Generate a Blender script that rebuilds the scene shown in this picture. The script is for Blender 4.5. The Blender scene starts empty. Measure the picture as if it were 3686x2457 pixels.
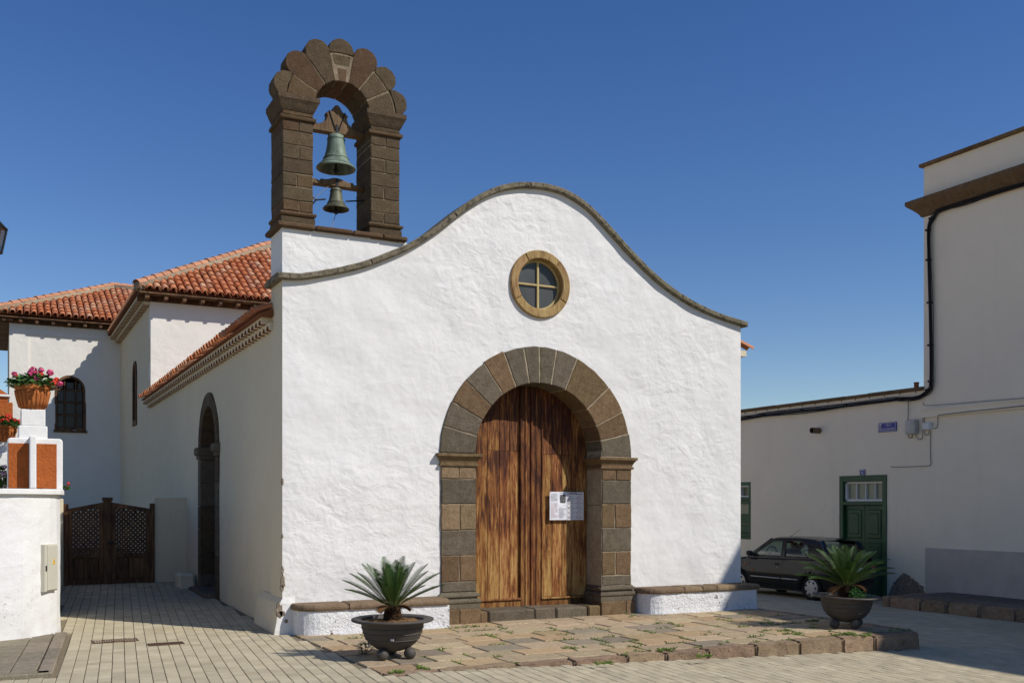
import bpy, bmesh, math, random
from mathutils import Vector, Matrix, noise
from mathutils.geometry import delaunay_2d_cdt

sc = bpy.context.scene
col = sc.collection
R = math.radians
rnd = random.Random(11)

# ------------------------------------------------------------------ camera
# World axes: X runs along the chapel front, Y goes back into the place, Z up; origin at the foot of the chapel's left corner.
FPX, CXP, HYP, EYE = 3600.0, 1843.0, 1812.0, 1.8          # focal length, centre column and horizon row in photo pixels
YAW = math.atan(FPX / (8850 - CXP)); CA, SA = math.cos(YAW), math.sin(YAW)
CAM = Vector((-3.502, -13.768, EYE))
cd = bpy.data.cameras.new('camera'); cam = bpy.data.objects.new('camera', cd); col.objects.link(cam)
cam.location = CAM; cam.rotation_euler = (R(90), 0, -YAW)
cd.sensor_width = 36; cd.lens = FPX / 3686 * 36; cd.shift_y = (HYP - 1228.5) / 3686
cd.clip_start = .1; cd.clip_end = 6000
sc.camera = cam

# ------------------------------------------------------------------ sky, sun, exposure
SUN_EL = 42.5
SUNH = Vector((.648, -.762, 0)).normalized()               # horizontal direction towards the sun
SUNV = (SUNH * math.cos(R(SUN_EL)) + Vector((0, 0, math.sin(R(SUN_EL))))).normalized()
world = bpy.data.worlds.new('World'); sc.world = world; world.use_nodes = True
wn = world.node_tree; bgn = wn.nodes['Background']
sky = wn.nodes.new('ShaderNodeTexSky'); sky.sky_type = 'NISHITA'; sky.sun_disc = False
sky.sun_elevation = R(SUN_EL); sky.sun_rotation = math.atan2(SUNH.x, SUNH.y)
sky.altitude = 0; sky.air_density = 1.0; sky.dust_density = .0; sky.ozone_density = 2.0
hs = wn.nodes.new('ShaderNodeHueSaturation'); hs.inputs['Saturation'].default_value = 1.30; hs.inputs['Hue'].default_value = .514
wn.links.new(sky.outputs[0], hs.inputs['Color']); wn.links.new(hs.outputs[0], bgn.inputs['Color']); bgn.inputs['Strength'].default_value = .12
sl = bpy.data.lights.new('sun', 'SUN'); sl.energy = 5.0; sl.angle = R(.53); sl.color = (1, .96, .905)
sun = bpy.data.objects.new('sun', sl); col.objects.link(sun)
sun.rotation_euler = SUNV.to_track_quat('Z', 'Y').to_euler(); sun.location = (20, -20, 30)
vs = sc.view_settings; vs.view_transform = 'Standard'; vs.look = 'None'; vs.gamma = 1; vs.exposure = -.25
vs.use_curve_mapping = False

# ------------------------------------------------------------------ photo pixel -> place
def ray(px, py):
    u = (px - CXP) / FPX
    return Vector((u * CA + SA, -u * SA + CA, (HYP - py) / FPX))
def onX(px, py, x): r = ray(px, py); return CAM + r * ((x - CAM.x) / r.x)
def onY(px, py, y): r = ray(px, py); return CAM + r * ((y - CAM.y) / r.y)
def onZ(px, py, z): r = ray(px, py); return CAM + r * ((z - CAM.z) / r.z)
def proj(p):
    d = Vector(p) - CAM; dep = d.x * SA + d.y * CA
    return CXP + FPX * (d.x * CA - d.y * SA) / dep, HYP - FPX * d.z / dep, dep
def ground(x, y):                                          # the street falls to the right and the alley climbs
    z = -.034 * max(0, x - 1)
    if x < 4: z += .02 * max(0, y)
    return z

# ------------------------------------------------------------------ node helpers
class G:
    def __init__(s, name, rough=.85, spec=.3):
        s.m = bpy.data.materials.new(name); s.m.use_nodes = True; s.t = s.m.node_tree
        s.b = s.t.nodes['Principled BSDF']; s.b.inputs['Roughness'].default_value = rough
        s.b.inputs['Specular IOR Level'].default_value = spec
        s._co = None
    def n(s, t, **kw):
        nd = s.t.nodes.new(t)
        for k, v in kw.items(): setattr(nd, k, v)
        return nd
    def l(s, a, b): s.t.links.new(a, b)
    def co(s, rand=True):
        if s._co is None:
            tc = s.n('ShaderNodeTexCoord'); s._co = tc.outputs['Object']
            if rand:
                oi = s.n('ShaderNodeObjectInfo'); mu = s.n('ShaderNodeMath', operation='MULTIPLY'); mu.inputs[1].default_value = 37.
                s.l(oi.outputs['Random'], mu.inputs[0])
                ad = s.n('ShaderNodeVectorMath', operation='ADD'); s.l(tc.outputs['Object'], ad.inputs[0]); s.l(mu.outputs[0], ad.inputs[1])
                s._co = ad.outputs[0]
        return s._co
    def noise(s, scale, detail=5, rough=.55, stretch=None, dist=0):
        v = s.co()
        if stretch:
            mp = s.n('ShaderNodeMapping'); mp.inputs['Scale'].default_value = stretch; s.l(v, mp.inputs['Vector']); v = mp.outputs[0]
        t = s.n('ShaderNodeTexNoise'); t.inputs['Scale'].default_value = scale; t.inputs['Detail'].default_value = detail
        t.inputs['Roughness'].default_value = rough; t.inputs['Distortion'].default_value = dist
        s.l(v, t.inputs['Vector']); return t.outputs['Fac']
    def voro(s, scale, feature='F1'):
        t = s.n('ShaderNodeTexVoronoi', feature=feature); t.inputs['Scale'].default_value = scale; s.l(s.co(), t.inputs['Vector'])
        return t.outputs['Distance']
    def ramp(s, fac, stops):
        r = s.n('ShaderNodeValToRGB'); e = r.color_ramp.elements
        while len(e) < len(stops): e.new(.5)
        for el, (p, c) in zip(e, stops):
            el.position = p; el.color = (*c, 1) if not isinstance(c, (int, float)) else (c, c, c, 1)
        s.l(fac, r.inputs[0]); return r.outputs[0]
    def mix(s, fac, a, b, mode='MIX'):
        m = s.n('ShaderNodeMix', data_type='RGBA', blend_type=mode)
        for sock, v in ((m.inputs['Factor'], fac), (m.inputs[6], a), (m.inputs[7], b)):
            if isinstance(v, (int, float)): sock.default_value = v
            elif isinstance(v, tuple): sock.default_value = (*v, 1)
            else: s.l(v, sock)
        return m.outputs[2]
    def math(s, op, a, b=0.):
        m = s.n('ShaderNodeMath', operation=op)
        for sock, v in zip(m.inputs, (a, b)):
            if isinstance(v, (int, float)): sock.default_value = v
            else: s.l(v, sock)
        return m.outputs[0]
    def rand(s, island=False):
        if island:
            g = s.n('ShaderNodeNewGeometry'); o = s.n('ShaderNodeObjectInfo')
            return s.math('FRACT', s.math('ADD', g.outputs['Random Per Island'], o.outputs['Random']))
        return s.n('ShaderNodeObjectInfo').outputs['Random']
    def vary(s, colr, amt, island=False, hue=0.):
        h = s.n('ShaderNodeHueSaturation'); r = s.rand(island)
        s.l(s.math('ADD', s.math('MULTIPLY', r, 2 * amt), 1 - amt), h.inputs['Value'])
        if hue: s.l(s.math('ADD', s.math('MULTIPLY', s.math('FRACT', s.math('MULTIPLY', r, 7.31)), 2 * hue), .5 - hue), h.inputs['Hue'])
        s.l(colr, h.inputs['Color']); return h.outputs[0]
    def z(s):
        sp = s.n('ShaderNodeSeparateXYZ'); s.l(s.n('ShaderNodeTexCoord').outputs['Object'], sp.inputs[0]); return sp.outputs[2]
    def color(s, c): s.l(c, s.b.inputs['Base Color']) if not isinstance(c, tuple) else setattr(s.b.inputs['Base Color'], 'default_value', (*c, 1))
    def bump(s, *hs):                                       # (height socket, metres)
        nrm = None
        for h, d in hs:
            b = s.n('ShaderNodeBump'); b.inputs['Distance'].default_value = d; s.l(h, b.inputs['Height'])
            if nrm is not None: s.l(nrm, b.inputs['Normal'])
            nrm = b.outputs[0]
        s.l(nrm, s.b.inputs['Normal']); return s

MT = {}
def plaster(name, c, dirt, lump, fine, speck=True, dirtz=1.2):
    g = G(name, .92, .15)
    base = g.ramp(g.noise(1.1, 6, .6), [(.3, tuple(v * .93 for v in c)), (.65, c)])
    base = g.mix(g.ramp(g.noise(7, 6, .7), [(.55, 0.), (.8, .35)]), base, tuple(v * .82 for v in c))
    if speck:                                               # chips and grime, thickest near the foot
        lo = g.ramp(g.math('DIVIDE', g.z(), dirtz), [(0., 1.), (1., .0)])
        m = g.math('MULTIPLY', g.ramp(g.noise(24, 4, .55), [(.60, 0.), (.65, 1.)]), g.ramp(g.noise(1.5, 3, .5), [(.50, 0.), (.60, 1.)]))
        m = g.math('MULTIPLY', m, g.math('ADD', g.math('MULTIPLY', lo, .9), .10))
        base = g.mix(m, base, dirt)
        base = g.mix(g.math('MULTIPLY', g.math('MULTIPLY', lo, .42), g.ramp(g.noise(2.5, 5, .6), [(.4, 0.), (.7, 1.)])), base, tuple(v * .6 for v in dirt) if dirt[0] > .3 else (.42, .37, .30))
    streak = g.ramp(g.noise(3.5, 5, .6, stretch=(1, 1, .09)), [(.55, 0.), (.75, .22)])
    base = g.mix(streak, base, tuple(v * .72 for v in c))
    ce = g.n('ShaderNodeTexVoronoi', feature='DISTANCE_TO_EDGE'); ce.inputs['Scale'].default_value = .9   # hairline cracks
    wv = g.n('ShaderNodeVectorMath', operation='ADD'); nz = g.n('ShaderNodeTexNoise'); nz.inputs['Scale'].default_value = 2.2; nz.inputs['Detail'].default_value = 6
    g.l(g.co(), nz.inputs['Vector']); g.l(g.co(), wv.inputs[0]); g.l(nz.outputs['Color'], wv.inputs[1]); g.l(wv.outputs[0], ce.inputs['Vector'])
    crack = g.math('MULTIPLY', g.ramp(ce.outputs['Distance'], [(.0, 1.), (.006, 0.)]), g.ramp(g.noise(.55, 3, .5), [(.52, 0.), (.6, .35)]))
    base = g.mix(crack, base, tuple(v * .45 for v in c))
    wash = g.ramp(g.noise(.6, 3, .5), [(.42, 0.), (.5, 1.)])                                             # patches limewashed at another time
    base = g.mix(g.math('MULTIPLY', wash, .5), base, tuple(v * w for v, w in zip(c, (.95, .945, .93))))
    g.color(base)
    rot = g.n('ShaderNodeMapping'); rot.inputs['Rotation'].default_value = (0, R(38), R(20)); rot.inputs['Scale'].default_value = (3.6, 2.2, 5.2); g.l(g.co(), rot.inputs['Vector'])
    tr = g.n('ShaderNodeTexNoise'); tr.inputs['Scale'].default_value = 1.; tr.inputs['Detail'].default_value = 6; tr.inputs['Distortion'].default_value = .8; g.l(rot.outputs[0], tr.inputs['Vector'])
    calm = g.math('ADD', g.math('MULTIPLY', g.ramp(g.noise(.45, 2, .5), [(.40, 0.), (.62, 1.)]), .75), .25)
    g.bump((g.noise(1.6, 3, .5), lump * 1.5), (g.math('MULTIPLY', tr.outputs['Fac'], calm), lump * .85), (g.math('MULTIPLY', g.noise(9, 4, .55), calm), lump * .42), (g.noise(60, 4, .6), fine))
    return g.m
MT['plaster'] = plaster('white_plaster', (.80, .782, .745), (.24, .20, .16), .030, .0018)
MT['plaster_shade'] = plaster('shade_toned_plaster', (.70, .61, .44), (.26, .22, .18), .010, .0012)  # white plaster with the warm, dim tone of shade put into its colour
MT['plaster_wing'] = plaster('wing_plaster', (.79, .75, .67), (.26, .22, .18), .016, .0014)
MT['plaster_house'] = plaster('house_plaster', (.86, .77, .60), (.30, .27, .23), .006, .0008, dirtz=.8)
MT['plaster_rough'] = plaster('rough_plaster', (.80, .785, .75), (.20, .16, .12), .014, .004)
def roughcast():
    g = G('roughcast_plaster', .95, .1)
    c = g.ramp(g.noise(3, 5, .6), [(.3, (.74, .735, .72)), (.7, (.83, .825, .81))])
    m = g.math('MULTIPLY', g.ramp(g.noise(15, 5, .65), [(.57, 0.), (.62, 1.)]), g.ramp(g.noise(2.6, 2, .5), [(.53, 0.), (.62, 1.)]))
    g.color(g.mix(m, c, (.17, .13, .10)))
    g.bump((g.noise(26, 4, .6, dist=.5), .028), (g.noise(70, 4, .6), .006)); return g.m
MT['roughcast'] = roughcast()
def stone(name, a, b, pit=.35, lichen=0.):
    g = G(name, .93, .15)
    c = g.ramp(g.noise(9, 8, .7), [(.3, a), (.7, b)])
    c = g.mix(g.ramp(g.noise(48, 3, .6), [(.56, 0.), (.68, .75)]), c, tuple(v * .42 for v in a))
    c = g.mix(g.ramp(g.noise(70, 2, .5), [(.62, 0.), (.72, .5)]), c, tuple(min(1, v * 1.7) for v in b))
    if lichen: c = g.mix(g.ramp(g.noise(14, 6, .7), [(.5, 0.), (.64, lichen)]), c, (.035, .034, .024))
    g.color(g.vary(c, .13, hue=.008))
    g.bump((g.noise(11, 6, .7), .014), (g.noise(52, 4, .75), .010)); return g.m
MT['stone_grey'] = stone('grey_basalt', (.105, .083, .055), (.175, .145, .103))
MT['stone_brown'] = stone('brown_tuff', (.13, .083, .041), (.22, .150, .082))
MT['stone_pale'] = stone('pale_tuff', (.18, .122, .064), (.29, .212, .122))
MT['stone_bell'] = stone('belfry_tuff', (.078, .055, .031), (.128, .094, .056))
MT['stone_bell2'] = stone('belfry_red_tuff', (.088, .054, .028), (.14, .09, .05))
MT['coping'] = stone('lichen_coping', (.15, .125, .08), (.27, .235, .16), lichen=.85)
MT['bench_stone'] = stone('bench_coping_stone', (.16, .11, .066), (.27, .195, .12))
MT['mortar'] = stone('lime_mortar', (.30, .24, .155), (.48, .40, .27))
MT['mortar_mid'] = stone('weathered_mortar', (.17, .13, .08), (.34, .275, .175))
MT['mortar_dark'] = stone('old_mortar', (.13, .10, .07), (.23, .185, .13))
MT['slab_tan'] = stone('tan_flagstone', (.37, .28, .17), (.51, .40, .255))
MT['slab_ochre'] = stone('ochre_flagstone', (.37, .26, .145), (.50, .365, .21))
MT['slab_grey'] = stone('grey_flagstone', (.23, .185, .13), (.34, .285, .205))
MT['kerb'] = stone('kerb_stone', (.20, .135, .085), (.37, .265, .17))
MT['apron'] = stone('apron_concrete', (.20, .165, .115), (.33, .28, .20))
MT['sidewalk'] = stone('pavement_slab', (.13, .10, .075), (.22, .175, .135))
def paver():
    g = G('concrete_paver', .9, .2)
    c = g.ramp(g.noise(3., 6, .65), [(.3, (.43, .365, .235)), (.7, (.54, .47, .32))])
    c = g.mix(g.ramp(g.noise(190, 2, .6), [(.5, 0.), (.75, .45)]), c, (.25, .22, .16))
    r = g.rand(True)
    c = g.mix(g.ramp(r, [(.86, 0.), (.9, .32)]), c, (.30, .26, .19))
    c = g.mix(g.ramp(g.noise(.9, 4, .6), [(.55, 0.), (.75, .3)]), c, (.40, .30, .16))
    c = g.mix(g.ramp(g.noise(.35, 6, .65), [(.5, 0.), (.62, .28)]), c, (.27, .23, .165))
    c = g.mix(g.ramp(g.noise(5, 5, .7), [(.6, 0.), (.75, .35)]), c, (.25, .21, .15))
    g.color(g.vary(c, .11, True)); g.bump((g.noise(160, 3, .6), .002)); return g.m
MT['paver'] = paver()
def simple(name, c, rough=.6, spec=.4, metal=0., var=.0, noise_s=8, dark=.75, bump=None, alpha=None):
    g = G(name, rough, spec); g.b.inputs['Metallic'].default_value = metal
    cc = g.ramp(g.noise(noise_s, 5, .6), [(.3, tuple(v * dark for v in c)), (.7, c)])
    g.color(g.vary(cc, var) if var else cc)
    if bump: g.bump((g.noise(bump[0], 4, .6), bump[1]))
    return g.m
MT['joint'] = simple('sandy_joint', (.24, .20, .13), .95, .1, noise_s=20, bump=(60, .004))
MT['earth'] = simple('dry_ground', (.32, .27, .19), .95, .1, noise_s=2, bump=(12, .02))
MT['soil'] = simple('planter_soil', (.30, .17, .075), .95, .05, noise_s=30, dark=.45, bump=(40, .03))
def tile():
    g = G('clay_tile', .88, .2)
    r = g.rand()
    c = g.ramp(r, [(0., (.50, .145, .052)), (.3, (.58, .225, .10)), (.55, (.53, .18, .072)), (.75, (.64, .36, .21)), (.9, (.40, .13, .06)), (1., (.66, .40, .24))])
    c = g.mix(g.ramp(g.noise(14, 5, .65), [(.5, 0.), (.85, .4)]), c, (.28, .10, .045))
    c = g.mix(g.ramp(g.noise(30, 4, .6), [(.6, 0.), (.75, .35)]), c, (.55, .42, .30))
    g.color(c); g.bump((g.noise(40, 4, .6), .003)); return g.m
MT['tile'] = tile()
MT['tile_pale'] = simple('ridge_clay_tile', (.56, .27, .15), .88, .2, var=.12, noise_s=16, dark=.7)
MT['tile_under'] = simple('clay_tile_underside', (.23, .085, .038), .9, .15, var=.15, noise_s=14)
def wood(name, light, mid, dark, worn=.5, sc_=1.):
    g = G(name, .66, .3)
    fine = g.noise(1, 6, .7, stretch=(95 * sc_, 95 * sc_, 4.5 * sc_), dist=.3)
    streak = g.noise(1, 7, .72, stretch=(24 * sc_, 24 * sc_, 2.4 * sc_), dist=.5)
    big = g.noise(1.7 * sc_, 4, .6, stretch=(1.6, 1.6, .8))
    k = g.math('ADD', g.math('ADD', g.math('MULTIPLY', streak, .62), g.math('MULTIPLY', big, .38)), g.math('MULTIPLY', g.math('SUBTRACT', fine, .5), .22))
    if name.endswith('door_wood'): k = g.math('ADD', k, g.math('MULTIPLY', g.math('SUBTRACT', 1.75, g.z()), .034))   # most worn low down, where hands and rain reach
    c = g.ramp(k, [(worn - .12, dark), (worn - .025, mid), (worn + .05, tuple((a + b) / 2 for a, b in zip(mid, light))), (worn + .16, light)])
    c = g.mix(g.ramp(fine, [(.30, .75), (.46, 0.)]), c, tuple(v * .4 for v in dark))
    g.color(g.vary(c, .14, hue=.006)); g.bump((fine, .004), (streak, .004)); return g.m
MT['wood_door'] = wood('weathered_door_wood', (.50, .31, .10), (.225, .080, .018), (.050, .013, .004), .535)
MT['wood_red'] = wood('varnished_door_wood', (.40, .21, .06), (.17, .054, .013), (.045, .012, .004), .55)
MT['wood_ring'] = wood('round_window_wood', (.47, .33, .14), (.32, .19, .068), (.13, .06, .02), .50, 2.)
MT['wood_dark'] = wood('dark_aged_wood', (.21, .115, .05), (.115, .056, .023), (.042, .018, .008), .52)
MT['wood_yoke'] = wood('bell_yoke_wood', (.20, .125, .06), (.12, .07, .03), (.06, .03, .012), .5, 2.)
MT['bar_wood'] = wood('glazing_bar_wood', (.60, .47, .22), (.46, .33, .14), (.25, .15, .05), .4, 2.)
def bronze():
    g = G('verdigris_bronze', .62, .4); g.b.inputs['Metallic'].default_value = .25
    c = g.ramp(g.noise(7, 7, .65, stretch=(1, 1, .35)), [(.3, (.085, .11, .082)), (.55, (.20, .26, .20)), (.8, (.34, .41, .32))])
    g.color(c); g.bump((g.noise(30, 4, .6), .004)); return g.m
MT['bronze'] = bronze()
MT['bronze_dark'] = simple('dark_bronze', (.16, .165, .105), .6, .4, .3, noise_s=9, dark=.4)
MT['iron'] = simple('black_iron', (.022, .022, .022), .55, .4, .3)
MT['cable'] = simple('black_cable', (.018, .016, .016), .6, .3)
MT['cable_grey'] = simple('grey_painted_cable', (.30, .27, .23), .7, .2)
MT['rope'] = simple('bell_rope_fibre', (.32, .30, .26), .9, .1)
MT['pvc'] = simple('grey_plastic_box', (.52, .50, .45), .5, .4)
MT['white_paint'] = simple('white_paint', (.74, .73, .68), .6, .3, noise_s=14, dark=.85)
MT['green'] = simple('green_door_paint', (.018, .088, .030), .45, .45, var=.05, noise_s=6, dark=.6, bump=(30, .002))
MT['plinth'] = simple('grey_painted_plinth', (.54, .475, .40), .85, .15, noise_s=2.5, dark=.8, bump=(20, .003))
MT['patch'] = simple('bare_stone_patch', (.36, .29, .215), .95, .1, noise_s=13, dark=.35, bump=(30, .03))
MT['pot'] = simple('dark_ceramic', (.088, .076, .065), .62, .3, noise_s=5, dark=.7, bump=(30, .003))
MT['clay'] = simple('terracotta_pot', (.47, .155, .045), .85, .15, noise_s=9, dark=.7, bump=(45, .006))
MT['ochre'] = simple('terracotta_render', (.45, .125, .033), .92, .1, noise_s=8, dark=.75, bump=(38, .022))
MT['box'] = simple('beige_metal', (.56, .53, .42), .45, .4, noise_s=4, dark=.93)
MT['yellow'] = simple('warning_yellow', (.80, .47, .02), .5, .4, dark=.95)
MT['ink'] = simple('black_print', (.03, .03, .033), .7, .2)
MT['ink_red'] = simple('red_print', (.45, .22, .18), .7, .2)
MT['ink_grey'] = simple('grey_print', (.22, .22, .24), .7, .2)
MT['photo'] = simple('dark_printed_photo', (.20, .20, .19), .5, .3, noise_s=28, dark=.05)
MT['paper'] = simple('white_paper', (.80, .80, .84), .8, .2, noise_s=9, dark=.95, bump=(14, .012))
MT['paper2'] = simple('grey_white_paper', (.66, .65, .66), .7, .3, noise_s=9, dark=.96)
MT['blue'] = simple('blue_enamel', (.012, .03, .26), .3, .5, dark=.8)
MT['enamel_white'] = simple('white_enamel', (.66, .66, .68), .3, .5, dark=.95)
MT['rust'] = simple('rusty_iron', (.17, .10, .062), .8, .3, .2, noise_s=20, dark=.5)
MT['chimney'] = simple('brown_chimney_pipe', (.30, .10, .045), .8, .2)
def leaf(name, a, b, rough=.5, trans=.15):
    g = G(name, rough, .4); g.color(g.vary(g.ramp(g.noise(9, 3), [(.3, a), (.7, b)]), .18))
    return g.m
MT['frond'] = leaf('cycad_leaf', (.022, .060, .008), (.052, .115, .016), .6)
MT['frond_rib'] = simple('cycad_rib', (.13, .16, .04), .5, .3)
MT['leaf'] = leaf('geranium_leaf', (.035, .095, .015), (.075, .17, .03))
MT['grass'] = leaf('joint_grass', (.10, .17, .02), (.20, .26, .05), .7)
MT['weed'] = leaf('bright_weed_leaf', (.05, .16, .03), (.13, .28, .07))
MT['dryweed'] = leaf('dark_weed_leaf', (.02, .032, .01), (.05, .06, .02))
MT['pink'] = leaf('pink_petal', (.62, .03, .13), (.80, .13, .28), .6)
MT['red'] = leaf('red_petal', (.55, .02, .015), (.75, .07, .03), .6)
MT['lilac'] = leaf('pale_pink_petal', (.6, .33, .45), (.8, .55, .66), .6)
MT['trunk'] = simple('cycad_trunk_scales', (.075, .042, .020), .9, .1, noise_s=26, dark=.3, bump=(24, .05))
MT['dead'] = simple('dead_leaf', (.13, .062, .026), .9, .1)
def glass(name, tint, a, rough=.03):
    g = G(name, rough, .5); t = g.t; out = [n for n in t.nodes if n.type == 'OUTPUT_MATERIAL'][0]
    tr = g.n('ShaderNodeBsdfTransparent'); tr.inputs[0].default_value = (*tint, 1)
    gl = g.n('ShaderNodeBsdfGlossy'); gl.inputs['Roughness'].default_value = rough
    fr = g.n('ShaderNodeFresnel'); fr.inputs[0].default_value = 1.28
    mx = g.n('ShaderNodeMixShader'); g.l(g.math('ADD', fr.outputs[0], a), mx.inputs[0]); g.l(tr.outputs[0], mx.inputs[1]); g.l(gl.outputs[0], mx.inputs[2])
    g.l(mx.outputs[0], out.inputs['Surface']); return g.m
MT['car_glass'] = glass('tinted_car_glass', (.50, .62, .57), .03)
MT['lamp_glass'] = glass('lantern_glass', (.5, .55, .5), .08)
MT['dusty_glass'] = simple('dusty_dark_glass', (.060, .064, .056), .35, .6, noise_s=3, dark=.6)
MT['frosted'] = simple('curtained_glass', (.27, .29, .19), .25, .5, noise_s=4, dark=.8)
MT['win_glass'] = simple('dark_window_glass', (.030, .022, .018), .18, .35, dark=.8)
def carpaint():
    g = G('black_car_paint', .2, .38); g.color((.010, .009, .008)); g.b.inputs['Coat Weight'].default_value = .2
    g.b.inputs['Coat Roughness'].default_value = .05; return g.m
MT['car'] = carpaint()
MT['rubber'] = simple('tyre_rubber', (.016, .015, .014), .8, .2)
MT['trim'] = simple('black_plastic', (.016, .016, .016), .5, .35)
MT['hub'] = simple('silver_hubcap', (.55, .53, .48), .4, .5, .1)
MT['seat'] = simple('grey_seat_cloth', (.085, .08, .08), .9, .1)
MT['orange'] = simple('orange_lens', (.60, .13, .02), .3, .5)
MT['redlens'] = simple('red_lens', (.20, .010, .010), .25, .5)
MT['void'] = simple('dark_interior', (.012, .010, .008), .95, .05)

# ------------------------------------------------------------------ mesh helpers
def link(o, parent=None):
    col.objects.link(o)
    if parent is not None:
        o.parent = parent
        if 'base' in parent: o.matrix_parent_inverse = Matrix.Translation(Vector(parent['base'])).inverted()
    return o
def tag(o, label=None, cat=None, group=None, kind=None):
    if label: o['label'] = label
    if cat: o['category'] = cat
    if group: o['group'] = group
    if kind: o['kind'] = kind
    return o
def thing(name, label, cat, loc=(0, 0, 0), group=None):
    o = bpy.data.objects.new(name, None); o.location = loc; o.empty_display_size = .2
    o['base'] = [float(v) for v in loc]; col.objects.link(o)
    return tag(o, label, cat, group)
def finish():
    for o in bpy.data.objects:
        if 'base' in o: del o['base']
class MB:
    def __init__(s): s.v = []; s.f = []
    def add(s, vs, fs):
        k = len(s.v); s.v += [tuple(v) for v in vs]; s.f += [tuple(i + k for i in f) for f in fs]; return s
    def box(s, x0, x1, y0, y1, z0, z1):
        return s.add([(x, y, z) for z in (z0, z1) for y in (y0, y1) for x in (x0, x1)],
                     [(0, 2, 3, 1), (4, 5, 7, 6), (0, 1, 5, 4), (2, 6, 7, 3), (0, 4, 6, 2), (1, 3, 7, 5)])
    def bbox(s, x0, x1, y0, y1, z0, z1, c=.01):             # box with chamfered edges
        bm = bmesh.new(); bmesh.ops.create_cube(bm, size=1)
        for v in bm.verts: v.co = Vector(((x0 + x1) / 2 + v.co.x * (x1 - x0), (y0 + y1) / 2 + v.co.y * (y1 - y0), (z0 + z1) / 2 + v.co.z * (z1 - z0)))
        bmesh.ops.bevel(bm, geom=bm.edges[:], offset=min(c, .45 * min(x1 - x0, y1 - y0, z1 - z0)), segments=1, affect='EDGES')
        bm.verts.index_update()
        s.add([v.co[:] for v in bm.verts], [[v.index for v in f.verts] for f in bm.faces]); bm.free(); return s
    def tube(s, pts, r, n=8, cap=True):
        pts = [Vector(p) for p in pts]; rs = r if isinstance(r, (list, tuple)) else [r] * len(pts); k = len(s.v)
        up = Vector((0, 0, 1))
        for i, p in enumerate(pts):
            t = (pts[min(i + 1, len(pts) - 1)] - pts[max(i - 1, 0)]).normalized()
            a = t.cross(up if abs(t.z) < .95 else Vector((1, 0, 0))).normalized(); b = t.cross(a)
            for j in range(n):
                q = 2 * math.pi * j / n; s.v.append(tuple(p + (a * math.cos(q) + b * math.sin(q)) * rs[i]))
        for i in range(len(pts) - 1):
            for j in range(n): s.f.append((k + i * n + j, k + i * n + (j + 1) % n, k + (i + 1) * n + (j + 1) % n, k + (i + 1) * n + j))
        if cap: s.f.append(tuple(k + j for j in range(n))[::-1]); s.f.append(tuple(k + (len(pts) - 1) * n + j for j in range(n)))
        return s
    def lathe(s, c, prof, n=32, axis='Z'):
        k = len(s.v); c = Vector(c)
        for r, h in prof:
            for j in range(n):
                q = 2 * math.pi * j / n; x, y = r * math.cos(q), r * math.sin(q)
                s.v.append(tuple(c + (Vector((x, y, h)) if axis == 'Z' else Vector((h, x, y)) if axis == 'X' else Vector((x, h, y)))))
        for i in range(len(prof) - 1):
            for j in range(n): s.f.append((k + i * n + j, k + i * n + (j + 1) % n, k + (i + 1) * n + (j + 1) % n, k + (i + 1) * n + j))
        return s
    def build(s, name, mat, parent=None, smooth=False, recalc=True, kind=None):
        me = bpy.data.meshes.new(name); me.from_pydata(s.v, [], s.f)
        if recalc:
            bm = bmesh.new(); bm.from_mesh(me); bmesh.ops.recalc_face_normals(bm, faces=bm.faces[:]); bm.to_mesh(me); bm.free()
        me.materials.append(MT[mat] if isinstance(mat, str) else mat)
        if smooth:
            for p in me.polygons: p.use_smooth = True
        o = bpy.data.objects.new(name, me); link(o, parent)
        if kind: o['kind'] = kind
        return o
def inst(src, M, parent=None, name=None):                   # copy sharing mesh data, placed by a world matrix
    o = bpy.data.objects.new(name or src.name.split('.')[0], src if isinstance(src, bpy.types.Mesh) else src.data)
    link(o, parent); o.matrix_basis = M; return o
XZ = lambda u, v, w: (u, w, v)                              # polygon on a wall facing -Y, w = depth
def YZ(x): return lambda u, v, w: (x + w, u, v)             # polygon on a wall facing -X
XY = lambda u, v, w: (u, v, -w)                             # polygon lying flat
def inset(poly, d):
    n = len(poly); ar = sum(poly[i][0] * poly[(i + 1) % n][1] - poly[(i + 1) % n][0] * poly[i][1] for i in range(n)); sg = 1 if ar > 0 else -1
    out = []
    for i in range(n):
        a, b, c = Vector(poly[i - 1]), Vector(poly[i]), Vector(poly[(i + 1) % n])
        e1, e2 = (b - a), (c - b)
        e1 = e1.normalized() if e1.length > 1e-9 else e2.normalized(); e2 = e2.normalized() if e2.length > 1e-9 else e1
        n1, n2 = Vector((-e1.y, e1.x)) * sg, Vector((-e2.y, e2.x)) * sg
        k = max(.35, 1 + n1.dot(n2)); out.append(tuple(b + (n1 + n2) * (d / k)))
    return out
def prism(poly, w0, w1, mp=XZ, ch=.008, mb=None, jit=.0):   # an extruded outline with a chamfered front edge
    mb = mb or MB(); n = len(poly)
    if jit: poly = [(x + rnd.uniform(-jit, jit), y + rnd.uniform(-jit, jit)) for x, y in poly]
    fr = inset(poly, ch); rows = [(fr, w0), (poly, w0 + ch), (poly, w1)]
    vs = [mp(p[0], p[1], w) for pl, w in rows for p in pl]
    fs = [tuple(range(n)), tuple(range(2 * n, 3 * n))[::-1]]
    for r in range(2):
        for i in range(n): fs.append((r * n + i, r * n + (i + 1) % n, (r + 1) * n + (i + 1) % n, (r + 1) * n + i))
    return mb.add(vs, fs)
def rect(a, b, c, d): return [(a, c), (b, c), (b, d), (a, d)]
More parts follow.
